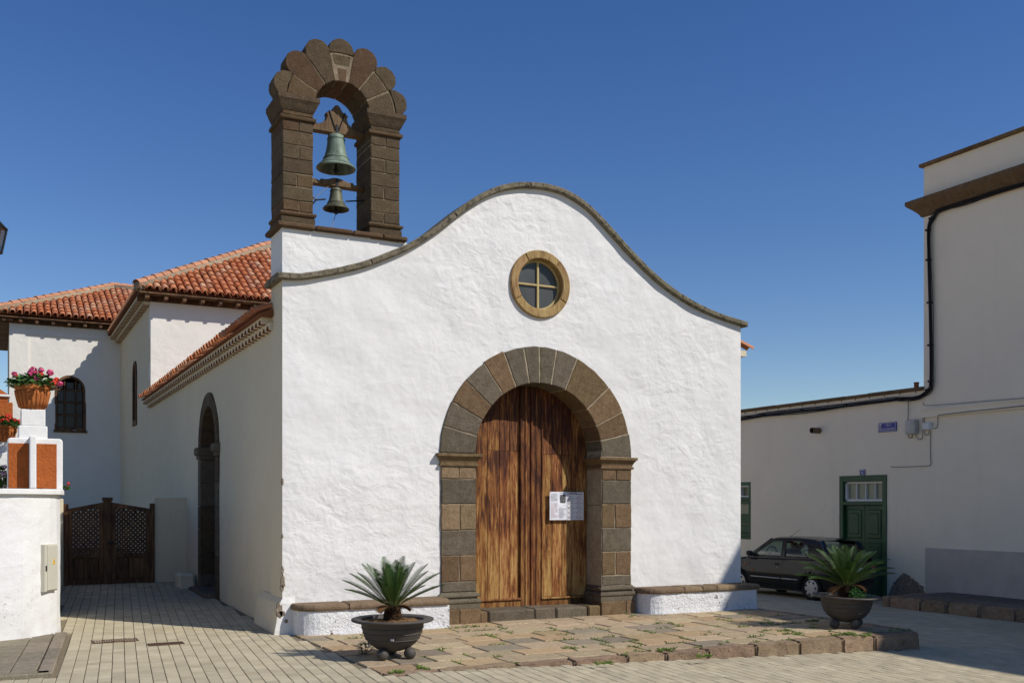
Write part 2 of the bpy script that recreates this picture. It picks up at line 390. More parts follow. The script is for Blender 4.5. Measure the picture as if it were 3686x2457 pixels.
def arc(cx, cy, r, a0, a1, n, ry=None): return [(cx + r * math.cos(R(a0 + (a1 - a0) * i / n)), cy + (ry or r) * math.sin(R(a0 + (a1 - a0) * i / n))) for i in range(n + 1)]
def inside(p, poly):
    x, y = p; r = False; n = len(poly)
    for i in range(n):
        (x1, y1), (x2, y2) = poly[i], poly[(i + 1) % n]
        if (y1 > y) != (y2 > y) and x < (x2 - x1) * (y - y1) / (y2 - y1) + x1: r = not r
    return r
def refine(poly, step):
    out = []; n = len(poly)
    for i in range(n):
        a, b = Vector(poly[i]), Vector(poly[(i + 1) % n]); k = max(1, int((b - a).length / step))
        out += [tuple(a + (b - a) * (j / k)) for j in range(k)]
    return out
def sheet(outline, holes, step, mp, disp=None, thick=.2, back=False):  # a triangulated wall with openings, uneven surface and thickness
    loops = [refine(outline, step)] + [refine(h, step) for h in holes]
    pts, edges = [], []
    for lp in loops:
        k = len(pts); pts += [Vector(p) for p in lp]; edges += [(k + i, k + (i + 1) % len(lp)) for i in range(len(lp))]
    nb = len(pts); xs = [p[0] for p in loops[0]]; ys = [p[1] for p in loops[0]]
    y = min(ys) + step * .5; row = 0
    while y < max(ys):
        x = min(xs) + step * (.3 + .5 * (row % 2))
        while x < max(xs):
            p = (x, y)
            if inside(p, loops[0]) and not any(inside(p, h) for h in loops[1:]): pts.append(Vector(p))
            x += step
        y += step * .87; row += 1
    vo, eo, fo, *_ = delaunay_2d_cdt(pts, edges, [], 0, 1e-5)
    fs = []
    for f in fo:
        c = sum((vo[i] for i in f), Vector((0, 0))) / len(f)
        if inside(c, loops[0]) and not any(inside(c, h) for h in loops[1:]): fs.append(tuple(f))
    mb = MB(); vs = [mp(p.x, p.y, disp(p.x, p.y) if disp else 0.) for p in vo]; mb.add(vs, fs)
    for lp in loops:
        k = len(mb.v); n = len(lp)
        mb.v += [mp(p[0], p[1], disp(*p) if disp else 0.) for p in lp] + [mp(p[0], p[1], thick) for p in lp]
        mb.f += [(k + i, k + (i + 1) % n, k + n + (i + 1) % n, k + n + i) for i in range(n)]
    bm = bmesh.new(); bv = [bm.verts.new(v) for v in mb.v]
    for f in mb.f:
        try: bm.faces.new([bv[i] for i in f])
        except ValueError: pass
    bmesh.ops.remove_doubles(bm, verts=bm.verts[:], dist=1e-4); bm.verts.index_update()
    m2 = MB(); m2.add([v.co[:] for v in bm.verts], [[v.index for v in f.verts] for f in bm.faces]); bm.free(); return m2
def lumpy(a, sx=0.): return lambda u, v: a * (noise.noise(Vector((u * 1.7 + sx, v * 1.7, 3.1))) + .5 * noise.noise(Vector((u * 4.3, v * 4.3 + sx, 7.7))))
def mould(x0, x1, y0, y1, prof, mb=None):                   # a moulding: rectangle rings that step out by an offset at each height
    mb = mb or MB(); k = len(mb.v)
    for o, z in prof: mb.v += [(x0 - o, y0 - o, z), (x1 + o, y0 - o, z), (x1 + o, y1, z), (x0 - o, y1, z)]
    for i in range(len(prof) - 1):
        for j in range(4): mb.f.append((k + i * 4 + j, k + i * 4 + (j + 1) % 4, k + (i + 1) * 4 + (j + 1) % 4, k + (i + 1) * 4 + j))
    mb.f += [(k + 3, k + 2, k + 1, k), tuple(k + 4 * (len(prof) - 1) + j for j in range(4))]; return mb
def text(body, size, mat, parent, M, name='lettering', width=None, depth=.002):
    cu = bpy.data.curves.new(name, 'FONT'); cu.body = body; cu.size = size; cu.align_x = 'CENTER'; cu.align_y = 'CENTER'; cu.extrude = depth
    cu.resolution_u = 3
    ob = bpy.data.objects.new(name, cu); col.objects.link(ob); bpy.context.view_layer.update()
    me = bpy.data.meshes.new_from_object(ob.evaluated_get(bpy.context.evaluated_depsgraph_get())); bpy.data.objects.remove(ob)
    if width:
        w = max(v.co.x for v in me.vertices) - min(v.co.x for v in me.vertices)
        for v in me.vertices: v.co.x *= width / w
    me.materials.clear(); me.materials.append(MT[mat]); me.transform(M)
    o = bpy.data.objects.new(name, me); link(o, parent); return o

# ================================================================== the setting: ground, street, forecourt
mb = MB(); S = 1500
mb.add([(-S, -S, -.9), (S, -S, -.9), (S, S, -.9), (-S, S, -.9)], [(0, 1, 2, 3)])
tag(mb.build('ground', 'earth', recalc=False), kind='structure')
hb = MB(); nh = 96                                          # low dry hills all round the village
for i in range(nh):
    a = 2 * math.pi * i / nh; h = 14 + 16 * noise.noise(Vector((math.cos(a) * 2.1, math.sin(a) * 2.1, 4.))) + 7 * noise.noise(Vector((math.cos(a) * 7, math.sin(a) * 7, 9.)))
    for r_, z_ in ((330, -3), (430, h * .45), (560, h), (800, h * .6), (1000, -5)): hb.v.append((r_ * math.cos(a), r_ * math.sin(a), z_ + 3 * noise.noise(Vector((r_ * .02, a * 9, 0)))))
hb.f = [(i * 5 + j, ((i + 1) % nh) * 5 + j, ((i + 1) % nh) * 5 + j + 1, i * 5 + j + 1) for i in range(nh) for j in range(4)]
tag(hb.build('hills', 'earth', smooth=True), kind='structure')
mb = MB(); gx = [-60, -40, -25, -12, -8, -4, 0, 1, 3, 6, 9, 12, 16, 20, 30, 60]; gy = [-45, -30, -20, -12, -6, 0, 4, 8, 12, 20, 35, 60]
for y in gy:
    for x in gx: mb.v.append((x, y, max(-.75, ground(min(x, 17), min(y, 22))) - .022))
n = len(gx)
mb.f = [(j * n + i, j * n + i + 1, (j + 1) * n + i + 1, (j + 1) * n + i) for j in range(len(gy) - 1) for i in range(n - 1)]
street = tag(mb.build('street', 'joint', recalc=False), kind='structure')

# concrete pavers in long courses
L = Vector((.1006, .995)).normalized(); W = Vector((L.y, -L.x)); PW, PL = .132, .205
TERR = [(-3.0, .95), (-2.79, 1.235), (-2.66, 1.7), (-2.46, 8.3), (-9, 8.3), (-9, .2), (-4.4, .42), (-3.48, .62), (-3.22, .72)]
def blocked(x, y):
    if -.05 < x < 8.3 and y > -.15: return True
    if .06 < x < 8.06 and y > -3.86: return True
    if -5.5 < x < -2.66 and -2.33 < y < 1.6 and x < -2.98 + (y + 2.33) * .096: return True
    if x > 13.58 + .02 * y and y < 1.75: return True
    if x > 15.4 or (y > 8.4 and x < 8): return True
    if x < -2.35 and y > .2 and inside((x, y), TERR): return True
    return False
pv = []
for i in range(-80, 150):
    off = (i % 2) * .5 * PL + rnd.uniform(-.02, .02)
    for j in range(-55, 85):
        c = W * (i * PW) + L * (j * PL + off); x, y = c
        if not (-7 < x < 15.6 and -10 < y < 14) or blocked(x, y): continue
        px, py, dep = proj((x, y, ground(x, y)))
        if dep < 6 or not (-150 < px < 3850) or py > 2640: continue
        pv.append((dep, px, py, x, y))
pv.sort()
vis = [p for p in pv if 20 < p[1] < 3660 and p[2] < 2452]
near = set(id(p) for p in vis[:290])
pme = MB(); g_ = .0036
def pbox(m, cx, cy, ang, hz, h=.03):
    a, b = PW / 2 - g_, PL / 2 - g_ * .6; c, s = math.cos(ang), math.sin(ang); z0 = hz - h
    q = [(cx + u * c - v * s, cy + u * s + v * c) for u, v in ((-a, -b), (a, -b), (a, b), (-a, b))]
    qi = [(cx + u * c - v * s, cy + u * s + v * c) for u, v in ((-a + .004, -b + .004), (a - .004, -b + .004), (a - .004, b - .004), (-a + .004, b - .004))]
    sl = -.034 if cx > 1 else 0.
    zz = lambda p: sl * (p[0] - cx)
    m.add([(*p, hz + zz(p)) for p in qi] + [(*p, hz - .003 + zz(p)) for p in q] + [(*p, z0) for p in q],
          [(0, 1, 2, 3)] + [(4 + i, 4 + (i + 1) % 4, (i + 1) % 4, i) for i in range(4)] + [(8 + i, 8 + (i + 1) % 4, 4 + (i + 1) % 4, 4 + i) for i in range(4)])
ANG = math.atan2(-W.y * -1, W.x) if False else math.atan2(W.y, W.x)
one = MB(); pbox(one, 0, 0, 0, 0); pone = bpy.data.meshes.new('paver'); pone.from_pydata(one.v, [], one.f); pone.materials.append(MT['paver'])
field = MB()
for p in pv:
    dep, px, py, x, y = p; hz = ground(x, y) + rnd.uniform(-.0015, .0025)
    if id(p) in near:
        inst(pone, Matrix.Translation((x, y, hz)) @ Matrix.Rotation(ANG, 4, 'Z') @ Matrix.Rotation(.034 if x > 1 else 0, 4, 'Y'), street, 'paver')
    else: pbox(field, x, y, ANG + rnd.uniform(-.006, .006), hz)
field.build('paver_field', 'paver', street, recalc=False, kind='stuff')

plz = MB()                                                  # the same paving where it runs on outside the built courses
for (a, b, c, d) in ((-45, 15.4, -40, -10.05), (-45, -7.05, -10.05, 14)):
    plz.add([(x, y, ground(min(x, 15), 0) - .003) for x, y in ((a, c), (1 if b > 1 else b, c), (1 if b > 1 else b, d), (a, d))], [(0, 1, 2, 3)])
    if b > 1: plz.add([(x, y, ground(x, 0) - .003) for x, y in ((1, c), (b, c), (b, d), (1, d))], [(0, 1, 2, 3)])
plz.build('plaza', 'paver', recalc=False)['kind'] = 'structure'

def rough(x0, x1, y0, y1, z0, z1, c, amp):                  # a hewn block: bevelled, subdivided and knocked about
    bm = bmesh.new(); bmesh.ops.create_cube(bm, size=1)
    for v in bm.verts: v.co = Vector(((x0 + x1) / 2 + v.co.x * (x1 - x0), (y0 + y1) / 2 + v.co.y * (y1 - y0), (z0 + z1) / 2 + v.co.z * (z1 - z0)))
    bmesh.ops.bevel(bm, geom=bm.edges[:], offset=c, segments=2, affect='EDGES')
    lg = [e for e in bm.edges if e.calc_length() > .15]; bmesh.ops.subdivide_edges(bm, edges=lg, cuts=6, use_grid_fill=True); bm.verts.index_update()
    m = MB(); m.add([tuple(v.co + noise.noise_vector(v.co * 11) * amp * .6 + noise.noise_vector(v.co * 4) * amp) for v in bm.verts], [[v.index for v in f.verts] for f in bm.faces]); bm.free(); return m

# stone forecourt in front of the chapel
fb = MB().box(.10, 8.02, -3.8, .4, -.6, -.028); fore = tag(fb.build('forecourt', 'joint'), kind='structure')
joints = []
y = -.02; rows = [.47, .42, .5, .44, .46, .5, .4, .42]
for ri, rh in enumerate(rows):
    y1 = y - rh; x = .12 - (0.) ; first = True
    while x < 7.98:
        w = rnd.uniform(.42, .86) if not first else rnd.uniform(.3, .6); first = False
        x1 = min(8.0, x + w)
        if 8.0 - x1 < .3: x1 = 8.0
        jy = rnd.uniform(-.03, .03) if ri < len(rows) - 1 else 0
        q = [(x + .008 + rnd.uniform(0, .012), y1 + .008 + rnd.uniform(0, .012)), (x1 - .008 - rnd.uniform(0, .012), y1 + .008 + rnd.uniform(0, .012)),
             (x1 - .008 - rnd.uniform(0, .012), y - .008 - rnd.uniform(0, .012)), (x + .008 + rnd.uniform(0, .012), y - .008 - rnd.uniform(0, .012))]
        m = rnd.choices(['slab_tan', 'slab_ochre', 'slab_grey'], [5, 3, 1.5 if ri > 2 else .5])[0]
        h = rnd.uniform(-.004, .007)
        prism(q, -h, .05, XY, .009).build('flagstone', m, fore)
        joints.append((x, y1, x1, y1)); joints.append((x1, y1, x1, y)); x = x1
    y = y1
YF = y                                                      # front of the slabs
x = .12
while x < 8.0:                                              # kerb along the front, growing taller to the right
    x1 = min(8.05, x + rnd.uniform(.55, 1.0))
    if 8.05 - x1 < .4: x1 = 8.05
    zb = ground(x1, -4) - .08
    m = rough(x + .006, x1 - .008, YF - .235 + rnd.uniform(-.012, .012), YF - .002, zb, rnd.uniform(-.012, .006), .024, .014)
    m.build('kerb_stone', rnd.choice(['kerb', 'kerb', 'kerb']), fore)
    joints.append((x, YF, x1, YF)); joints.append((x1, YF - .2, x1, YF)); x = x1
y = YF
while y < -.4:                                              # and down the right side
    y1 = min(-.1, y + rnd.uniform(.5, .9)); MB().bbox(8.0 + .004, 8.2, y + .006, y1 - .006, -.5, rnd.uniform(-.006, .004), .025).build('kerb_stone', 'kerb', fore); y = y1
# grass growing in the joints
gm = MB(); gk = random.Random(5)
def tuft(m, x, y, z, k, h, spread, rg=gk):
    for _ in range(k):
        a = rg.uniform(0, 6.28); r = rg.uniform(0, spread); l = rg.uniform(.4, 1) * h; ln = rg.uniform(.2, 1.) * l
        p = Vector((x + r * math.cos(a), y + r * math.sin(a), z)); d = Vector((math.cos(a + rg.uniform(-1, 1)), math.sin(a + rg.uniform(-1, 1)), 0))
        w = Vector((-d.y, d.x, 0)) * rg.uniform(.0025, .005)
        k0 = len(m.v); m.v += [tuple(p - w), tuple(p + w), tuple(p + d * ln * .4 + Vector((0, 0, l * .7)) + w * .6), tuple(p + d * ln + Vector((0, 0, l * .85)))]
        m.f += [(k0, k0 + 1, k0 + 2), (k0, k0 + 2, k0 + 3)]
for (xa, ya, xb, yb) in joints:
    yy = (ya + yb) / 2; pr = .12 if yy > -1.3 else .55 if yy > -2.2 else .72
    if xa < 2.6: pr *= .45
    if gk.random() > pr: continue
    ln = math.hypot(xb - xa, yb - ya); t0 = gk.uniform(0, .5); t1 = gk.uniform(t0 + .2, 1.1)
    for k in range(int(ln * (t1 - t0) / .018)):
        t = min(1, t0 + (t1 - t0) * gk.random()); big = gk.random()
        tuft(gm, xa + (xb - xa) * t, ya + (yb - ya) * t, -.005, 5, .022 + (.03 if big > .8 else 0), .016)
for px, py in [(2830, 2270), (2860, 2280), (3040, 2285), (3065, 2283), (3090, 2287), (2080, 2330), (2170, 2385), (2390, 2340), (2515, 2362), (2750, 2245), (2920, 2235), (1425, 2420), (1520, 2407)]:
    p = onZ(px, py, 0)
    for _ in range(7): tuft(gm, p.x + gk.gauss(0, .07), p.y + gk.gauss(0, .035), -.008, 22, gk.uniform(.025, .06), .03)
gm.build('joint_grass', 'grass', fore, recalc=False, kind='stuff')

# apron of concrete slabs at the foot of the terrace wall
ap = tag(MB().box(-5.6, -2.8, -2.2, 1.1, -.2, -.01).build('apron', 'joint'), kind='structure')
def apx(y): return -3.0 + (y + 2.3) * .096
for (u0, u1) in ((-5.4, -4.4), (-4.4, -3.42), (-3.42, -3.16)):
    yy = -2.16
    while yy < 1.2:
        y1 = min(1.25, yy + (1.15 if u1 < -3.2 else .8)); s0 = .096 * (yy + 2.3); s1 = .096 * (y1 + 2.3)
        prism([(u0 + s0 + .006, yy + .006), (u1 + s0 - .006, yy + .006), (u1 + s1 - .006, y1 - .006), (u0 + s1 + .006, y1 - .006)], -.042 - rnd.uniform(0, .006), .05, XY, .008).build('slab', 'apron', ap); yy = y1
yy = -2.32
while yy < 1.2:                                             # raised edge strip
    y1 = min(1.2, yy + .95); s0 = .096 * (yy + 2.3); s1 = .096 * (y1 + 2.3)
    prism([(-3.15 + s0, yy + .004), (-3.0 + s0, yy + .004), (-3.0 + s1, y1 - .004), (-3.15 + s1, y1 - .004)], -.05, .05, XY, .012).build('edge_slab', 'apron', ap); yy = y1
for xx in (-5.4, -4.6, -3.8): prism(rect(xx, min(xx + .79, -3.02), -2.33, -2.17), -.05, .05, XY, .012).build('edge_slab', 'apron', ap)

# pavement in front of the tall house
sw = tag(MB().box(13.75, 15.6, -20, 1.6, -.7, -.22).build('sidewalk', 'joint'), kind='structure')
yy = 1.72
while yy > -7:
    y1 = yy - rnd.uniform(.6, .9)
    for x0, x1 in ((13.84, 14.45), (14.45, 15.02), (15.02, 15.49)):
        prism(rect(x0 + .006, x1 - .006, y1 + .006, yy - .006), .19 - rnd.uniform(0, .012), .24, XY, .012).build('slab', 'sidewalk', sw)
    m = rough(13.58 + rnd.uniform(-.02, .02), 13.83, y1 + .006, yy - .006, -.6, -.195 + rnd.uniform(-.015, .012), .04, .02)
    m.build('kerb_stone', 'kerb', sw); yy = y1
for x0, x1 in ((13.6, 14.2), (14.2, 14.85), (14.85, 15.48)):
    MB().bbox(x0 + .005, x1 - .005, 1.735, 1.93, -.6, -.2 + rnd.uniform(-.012, .012), .03).build('kerb_stone', 'kerb', sw)

# ================================================================== the chapel
church = thing('chapel', 'white plastered chapel with curved gable, dark stone bell arch and clay tile roofs', 'chapel', (4.05, 0, 0))
GP = [(-.02, 4.985), (.25, 5.005), (.69, 5.115), (1.14, 5.265), (1.535, 5.45), (1.874, 5.63), (2.289, 5.925), (2.643, 6.225), (3.006, 6.5), (3.376, 6.685), (3.755, 6.785), (4.142, 6.815), (4.538, 6.765), (4.943, 6.59), (5.358, 6.285), (5.783, 5.94), (6.218, 5.63), (6.664, 5.385), (7.12, 5.205), (7.588, 5.08), (8.068, 5.0), (8.19, 4.985)]
def catmull(P, k=4):
    out = []
    for i in range(len(P) - 1):
        a, b, c, d = (Vector(P[max(0, i - 1)]), Vector(P[i]), Vector(P[i + 1]), Vector(P[min(len(P) - 1, i + 2)]))
        for j in range(k):
            t = j / k; out.append(tuple(.5 * ((2 * b) + (c - a) * t + (2 * a - 5 * b + 4 * c - d) * t * t + (3 * b - a - 3 * c + d) * t ** 3)))
    return out + [P[-1]]
GC = catmull(GP)
def gz(x):
    for (x0, z0), (x1, z1) in zip(GC, GC[1:]):
        if x0 <= x <= x1: return z0 + (z1 - z0) * (x - x0) / (x1 - x0)
    return GC[0][1] if x < GC[0][0] else GC[-1][1]
AX, AZ, RI, RO = 4.065, 2.56, 1.13, 1.70
out = [(0, -.35), (8.09, -.35)] + [(8.09, gz(8.09) - .08)] + [(x, z - .08) for x, z in reversed(GC) if .05 < x < 8.05] + [(0, gz(0) - .08)]
hole_d = [(2.62, -.3)] + [(5.5, -.3)] + arc(AX, AZ, 1.42, 0, 180, 24)
hole_o = arc(4.06, 5.237, .46, 0, 360, 28)[:-1]
lum = lumpy(.013)
def fdisp(x, z):
    e = min(x, 8.09 - x, .35) / .35
    return lum(x, z) * max(.15, e) + (.012 * (1 - e) ** 2)
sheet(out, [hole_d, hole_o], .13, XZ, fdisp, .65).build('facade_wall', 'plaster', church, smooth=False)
fw = church.children[-1] if False else bpy.data.objects['facade_wall']; fw.data.materials.append(MT['plaster_shade'])
for p in fw.data.polygons:                                  # left-facing faces take the plaster with shade put into its colour
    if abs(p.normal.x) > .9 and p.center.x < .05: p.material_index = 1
# coping that follows the curve, with its short return round the left corner
up = [(x if x > -.01 else -.09, z) for x, z in GC]
segs = [0, 13, 27, 41, 55, 69, len(up) - 1]
for a, b in zip(segs, segs[1:]):
    pts = up[a:b + 1]; nb = []
    for i, (x, z) in enumerate(pts):
        k = a + i; p, q = up[max(0, k - 1)], up[min(len(up) - 1, k + 1)]; t = Vector((q[0] - p[0], q[1] - p[1])).normalized()
        nb.append((x + t.y * .088, z - t.x * .088))
    pts = [(x, z + .006 * noise.noise(Vector((x * 6, 0, 0)))) for x, z in pts]
    prism(pts + nb[::-1], -.085, .55, XZ, .018).build('coping_stone', 'coping', church)
MB().bbox(-.09, .01, -.07, .70, 4.895, 4.985, .02).build('coping_stone', 'coping', church)
# swelling foot of the left corner
m = MB()
for z, o in ((-.3, .13), (.05, .115), (.3, .085), (.42, .06), (.50, .0)):
    o += .0; m.v += [(-o, -o * .45 - .002, z), (.17, -o * .45 - .002, z), (.17, .4, z), (.03, 1.42 - (0 if z < .4 else (z - .4) * 1.5), z), (-o * .9, 1.30 - (0 if z < .4 else (z - .4) * 1.5), z)]
for i in range(4):
    for j in range(5): m.f.append((i * 5 + j, i * 5 + (j + 1) % 5, (i + 1) * 5 + (j + 1) % 5, (i + 1) * 5 + j))
m.f.append(tuple(range(20, 25)))
bm = bmesh.new(); bv = [bm.verts.new(v) for v in m.v]; [bm.faces.new([bv[i] for i in f]) for f in m.f]
bmesh.ops.subdivide_edges(bm, edges=bm.edges[:], cuts=5, use_grid_fill=True); bm.verts.index_update()
m = MB(); m.add([tuple(v.co + Vector((noise.noise(v.co * 5), noise.noise(v.co * 5 + Vector((4, 0, 0))), 0)) * .014) for v in bm.verts], [[v.index for v in f.verts] for f in bm.faces]); bm.free()
cf = m.build('corner_foot', 'plaster_shade', church); cf.data.materials.append(MT['plaster'])
for p in cf.data.polygons:  # front faces get the lit plaster, the rest keep the shade-toned copy
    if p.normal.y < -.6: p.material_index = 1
# plaster knocked off the corner, the stone showing
for px, py, w, h in ((1018, 1732, .018, .05), (1018, 1930, .016, .035), (1018, 2052, .02, .06), (1020, 2092, .035, .10), (1016, 2115, .03, .05), (1004, 2195, .055, .11), (1014, 2205, .05, .05), (1028, 2233, .03, .03), (1600, 2000, .0, .0)):
    if not w: continue
    p = onY(px, py, -.02); k = 11; rr = random.Random(px + py)
    pl = [(p.x + w * math.cos(6.283 * i / k) * rr.uniform(.6, 1.2), p.z + h * math.sin(6.283 * i / k) * rr.uniform(.6, 1.2)) for i in range(k)]
    yf = -.012 if py < 2130 else -.050
    prism(pl, yf, yf + .03, XZ, .003).build('bare_chip', 'patch', fw)
# benches of roughcast masonry with stone coping
def bench(x0, x1, yf, rnd_right, cuts):
    out = [(x1, .02), (x0, .02)] + ([(x0 + .28 - .28 * math.cos(R(a)), yf + .28 - .28 * math.sin(R(a))) for a in range(0, 91, 15)]) + [(x1, yf)]
    base = MB(); out2 = refine(out, .09); k = len(out2); zs = [-.3, 0, .08, .16, .24, .33]
    for z in zs:
        for x, y in out2:
            q = .014 * noise.noise(Vector((x * 9, y * 9, z * 9))) if y < -.01 else 0
            base.v.append((x, y + q + (-.01 if z < .05 and y < 0 else 0), z))
    for i in range(len(zs) - 1):
        for j in range(k): base.f.append((i * k + j, i * k + (j + 1) % k, (i + 1) * k + (j + 1) % k, (i + 1) * k + j))
    base.f.append(tuple((len(zs) - 1) * k + j for j in range(k)))
    b = base.build('bench', 'roughcast', church)
    xs = [x0 - .03] + cuts + [x1 + (.06 if rnd_right else .0)]
    for a, c in zip(xs, xs[1:]):
        d = .32
        if a == xs[0]: pl = [(c - .006, .02), (a, .02)] + [(a + d - d * math.cos(R(t)), yf - .035 + d - d * math.sin(R(t))) for t in range(0, 91, 15)] + [(c - .006, yf - .035)]
        else: pl = [(c - .006, .02), (a + .006, .02), (a + .006, yf - .035), (c - .006, yf - .035)]
        zt = .425 + rnd.uniform(-.004, .004)
        mm = MB(); n_ = len(pl); ins = inset(pl, .03)
        for q, z in ((inset(pl, .012), .335), (pl, .36), (pl, .385), (inset(pl, .012), .41), (ins, zt)): mm.v += [(x, y, z) for x, y in q]
        for i in range(4):
            for j in range(n_): mm.f.append((i * n_ + j, i * n_ + (j + 1) % n_, (i + 1) * n_ + (j + 1) % n_, (i + 1) * n_ + j))
        mm.f += [tuple(range(4 * n_, 5 * n_)), tuple(range(n_))[::-1]]
        mm.build('bench_coping', 'bench_stone', b)
bench(.13, 2.34, -.40, False, [.82, 1.55]); bench(5.86, 8.09, -.40, True, [6.55, 6.92, 7.22, 7.75])

# ---- stone portal
core = MB(); prism([(2.385, -.2), (2.94, -.2), (2.94, AZ)] + arc(AX, AZ, RI + .006, 180, 0, 30)[1:-1] + [(5.19, AZ), (5.19, -.2), (5.75, -.2), (5.75, AZ)] + arc(AX, AZ, RO - .012, 0, 180, 36)[1:-1] + [(2.385, AZ)], -.022, .44, XZ, .003, core)
portal = core.build('portal', 'mortar', church)
PF = -.034
vang = [180, 166.5, 152.9, 139.4, 125.6, 112.4, 100.3, 90.6, 80.3, 66.7, 41.6, 25.8, 13.2, 0]
vm = ['grey', 'grey', 'brown', 'grey', 'brown', 'grey', 'grey', 'grey', 'grey', 'brown', 'brown', 'brown', 'grey']
vm = ['grey', 'grey', 'brown', 'grey', 'brown', 'grey', 'grey', 'grey', 'grey', 'brown', 'brown', 'brown', 'grey']
for (a0, a1), mm in zip(zip(vang, vang[1:]), vm):
    gi, go = .32, .24; k = max(3, int((a0 - a1) / 4))
    pl = arc(AX, AZ, RO + rnd.uniform(-.008, .01), a0 - go, a1 + go, k) + arc(AX, AZ, RI, a1 + gi, a0 - gi, k)
    if a0 == 180: pl = [(x, max(z, AZ + .004)) for x, z in pl]
    prism(refine(pl, .08), PF - rnd.uniform(-.006, .005), .43, XZ, rnd.uniform(.008, .014), jit=.0045).build('voussoir', 'stone_' + mm, portal)
def jstones(x0, x1, courses, inner_left):
    for z0, z1, mm, split in courses:
        xs = [x0, x0 + (x1 - x0) * split, x1] if split else [x0, x1]
        for a, b in zip(xs, xs[1:]):
            prism(refine(rect(a + .004, b - .004, z0 + .004, z1 - .004), .08), PF - rnd.uniform(-.004, .006), .43, XZ, rnd.uniform(.008, .014), jit=.005).build('jamb_stone', 'stone_' + mm, portal)
cl = [(.47, .632, 'grey', 0), (.632, 1.022, 'brown', .52), (1.022, 1.402, 'grey', 0), (1.402, 1.793, 'pale', .53), (1.793, 2.172, 'grey', 0), (2.172, 2.36, 'pale', .5)]
cr = [(.47, .636, 'grey', 0), (.636, 1.022, 'brown', .46), (1.022, 1.407, 'grey', 0), (1.407, 1.793, 'brown', .45), (1.793, 2.178, 'grey', 0), (2.178, 2.36, 'brown', .47)]
jstones(2.368, 2.945, cl, False); jstones(5.19, 5.765, cr, True)
for x0, x1, mm in ((2.368, 2.945, 'stone_brown'), (5.19, 5.765, 'stone_brown')):
    mould(x0, x1, PF, .42, [(0, 2.36), (.022, 2.365), (.028, 2.385), (.028, 2.40), (.008, 2.405), (.012, 2.43), (.035, 2.475), (.055, 2.50), (.062, 2.51), (.075, 2.512), (.075, 2.553), (.02, 2.556)]).build('impost', mm, portal)
    mould(x0, x1, PF, .42, [(.0, .472), (.012, .462), (.02, .45), (.045, .435), (.05, .415), (.045, .40), (.015, .395), (.015, .375), (.045, .365), (.06, .34), (.062, .32), (.05, .30), (.04, .297)][::-1]).build('base_moulding', 'stone_grey', portal)
    mould(x0, x1, PF, .42, [(.045, .222), (.045, .296)]).build('base_block', 'stone_grey', portal)
    xm = x0 + (x1 - x0) * (.48 if x0 < 4 else .75)
    for a, b in ((x0 - .04, xm), (xm + .006, x1 + .05)):
        prism(rect(a, b, -.25, .219), PF - .05 - rnd.uniform(0, .008), .42, XZ, .012).build('plinth_stone', 'stone_brown', portal)
# doorstep
for a, b, m_ in ((2.99, 3.13, 'stone_brown'), (3.135, 3.93, 'stone_grey'), (3.94, 4.32, 'stone_grey'), (4.33, 4.90, 'stone_grey'), (4.91, 5.14, 'stone_brown')):
    m = MB().bbox(a, b - .006, -.075 + rnd.uniform(-.012, .012), .5, -.25, .162 + rnd.uniform(-.006, .006), .022); m.build('doorstep_stone', m_, portal)

# ---- the two-leaved door
def in_arch(x): return AZ + math.sqrt(max(0, RI ** 2 - (x - AX) ** 2)) if abs(x - AX) < RI else AZ
dz0 = .135
dm = MB(); prism([(2.93, dz0), (5.2, dz0)] + arc(AX, AZ, RI + .02, 0, 180, 30), .462, .54, XZ, .002, dm)
door = dm.build('door', 'wood_dark', church)
def board(x0, x1, z0, w0, w1, mat, name='board', ztop=None, ch=.004):
    if name == 'board' and 3.3 < x0 < 4.8:                  # patched above: a second length of board
        zc = 2.64 if x0 < 4 else 2.60
        prism([(x0, z0), (x1, z0), (x1, zc), (x0, zc)], w0, w1, XZ, ch).build(name, mat, door); z0 = zc + .004; w0 += .003
    k = 5; xs = [x0 + (x1 - x0) * i / k for i in range(k + 1)]
    top = [(x, (in_arch(x) + .03) if ztop is None else ztop) for x in xs]
    prism([(x0, z0), (x1, z0)] + top[::-1], w0, w1, XZ, ch).build(name, mat, door)
lx = [2.95, 3.16, 3.36, 3.575, 3.76, 3.935]
for a, b in zip(lx, lx[1:]): board(a + .003, b - .003, .29, .440 + rnd.uniform(-.002, .003), .47, 'wood_door')
rx = [4.335, 4.53, 4.715, 4.90, 5.19]
for a, b in zip(rx, rx[1:]): board(a + .003, b - .003, .29, .440 + rnd.uniform(-.002, .003), .47, 'wood_door')
board(3.945, 4.125, dz0, .418, .462, 'wood_red', 'meeting_stile'); board(4.14, 4.325, dz0, .412, .462, 'wood_red', 'meeting_stile')
board(2.95, 3.94, dz0, .418, .462, 'wood_red', 'bottom_rail', .268); board(4.33, 5.19, dz0, .418, .462, 'wood_red', 'bottom_rail', .262)
board(3.93, 3.958, .27, .395, .44, 'wood_red', 'moulding', None, .008); board(4.312, 4.34, .27, .392, .44, 'wood_door', 'moulding', None, .008)
board(4.02, 4.05, dz0, .402, .42, 'wood_door', 'moulding', None, .006); board(4.118, 4.150, dz0, .392, .43, 'wood_red', 'astragal', None, .008); board(4.215, 4.24, dz0, .400, .42, 'wood_red', 'moulding', None, .006)
board(2.95, 3.958, .262, .393, .43, 'wood_red', 'moulding', .298, .008); board(4.312, 5.19, .255, .390, .43, 'wood_door', 'moulding', .288, .008)
for xx in (3.36, 4.72): pass

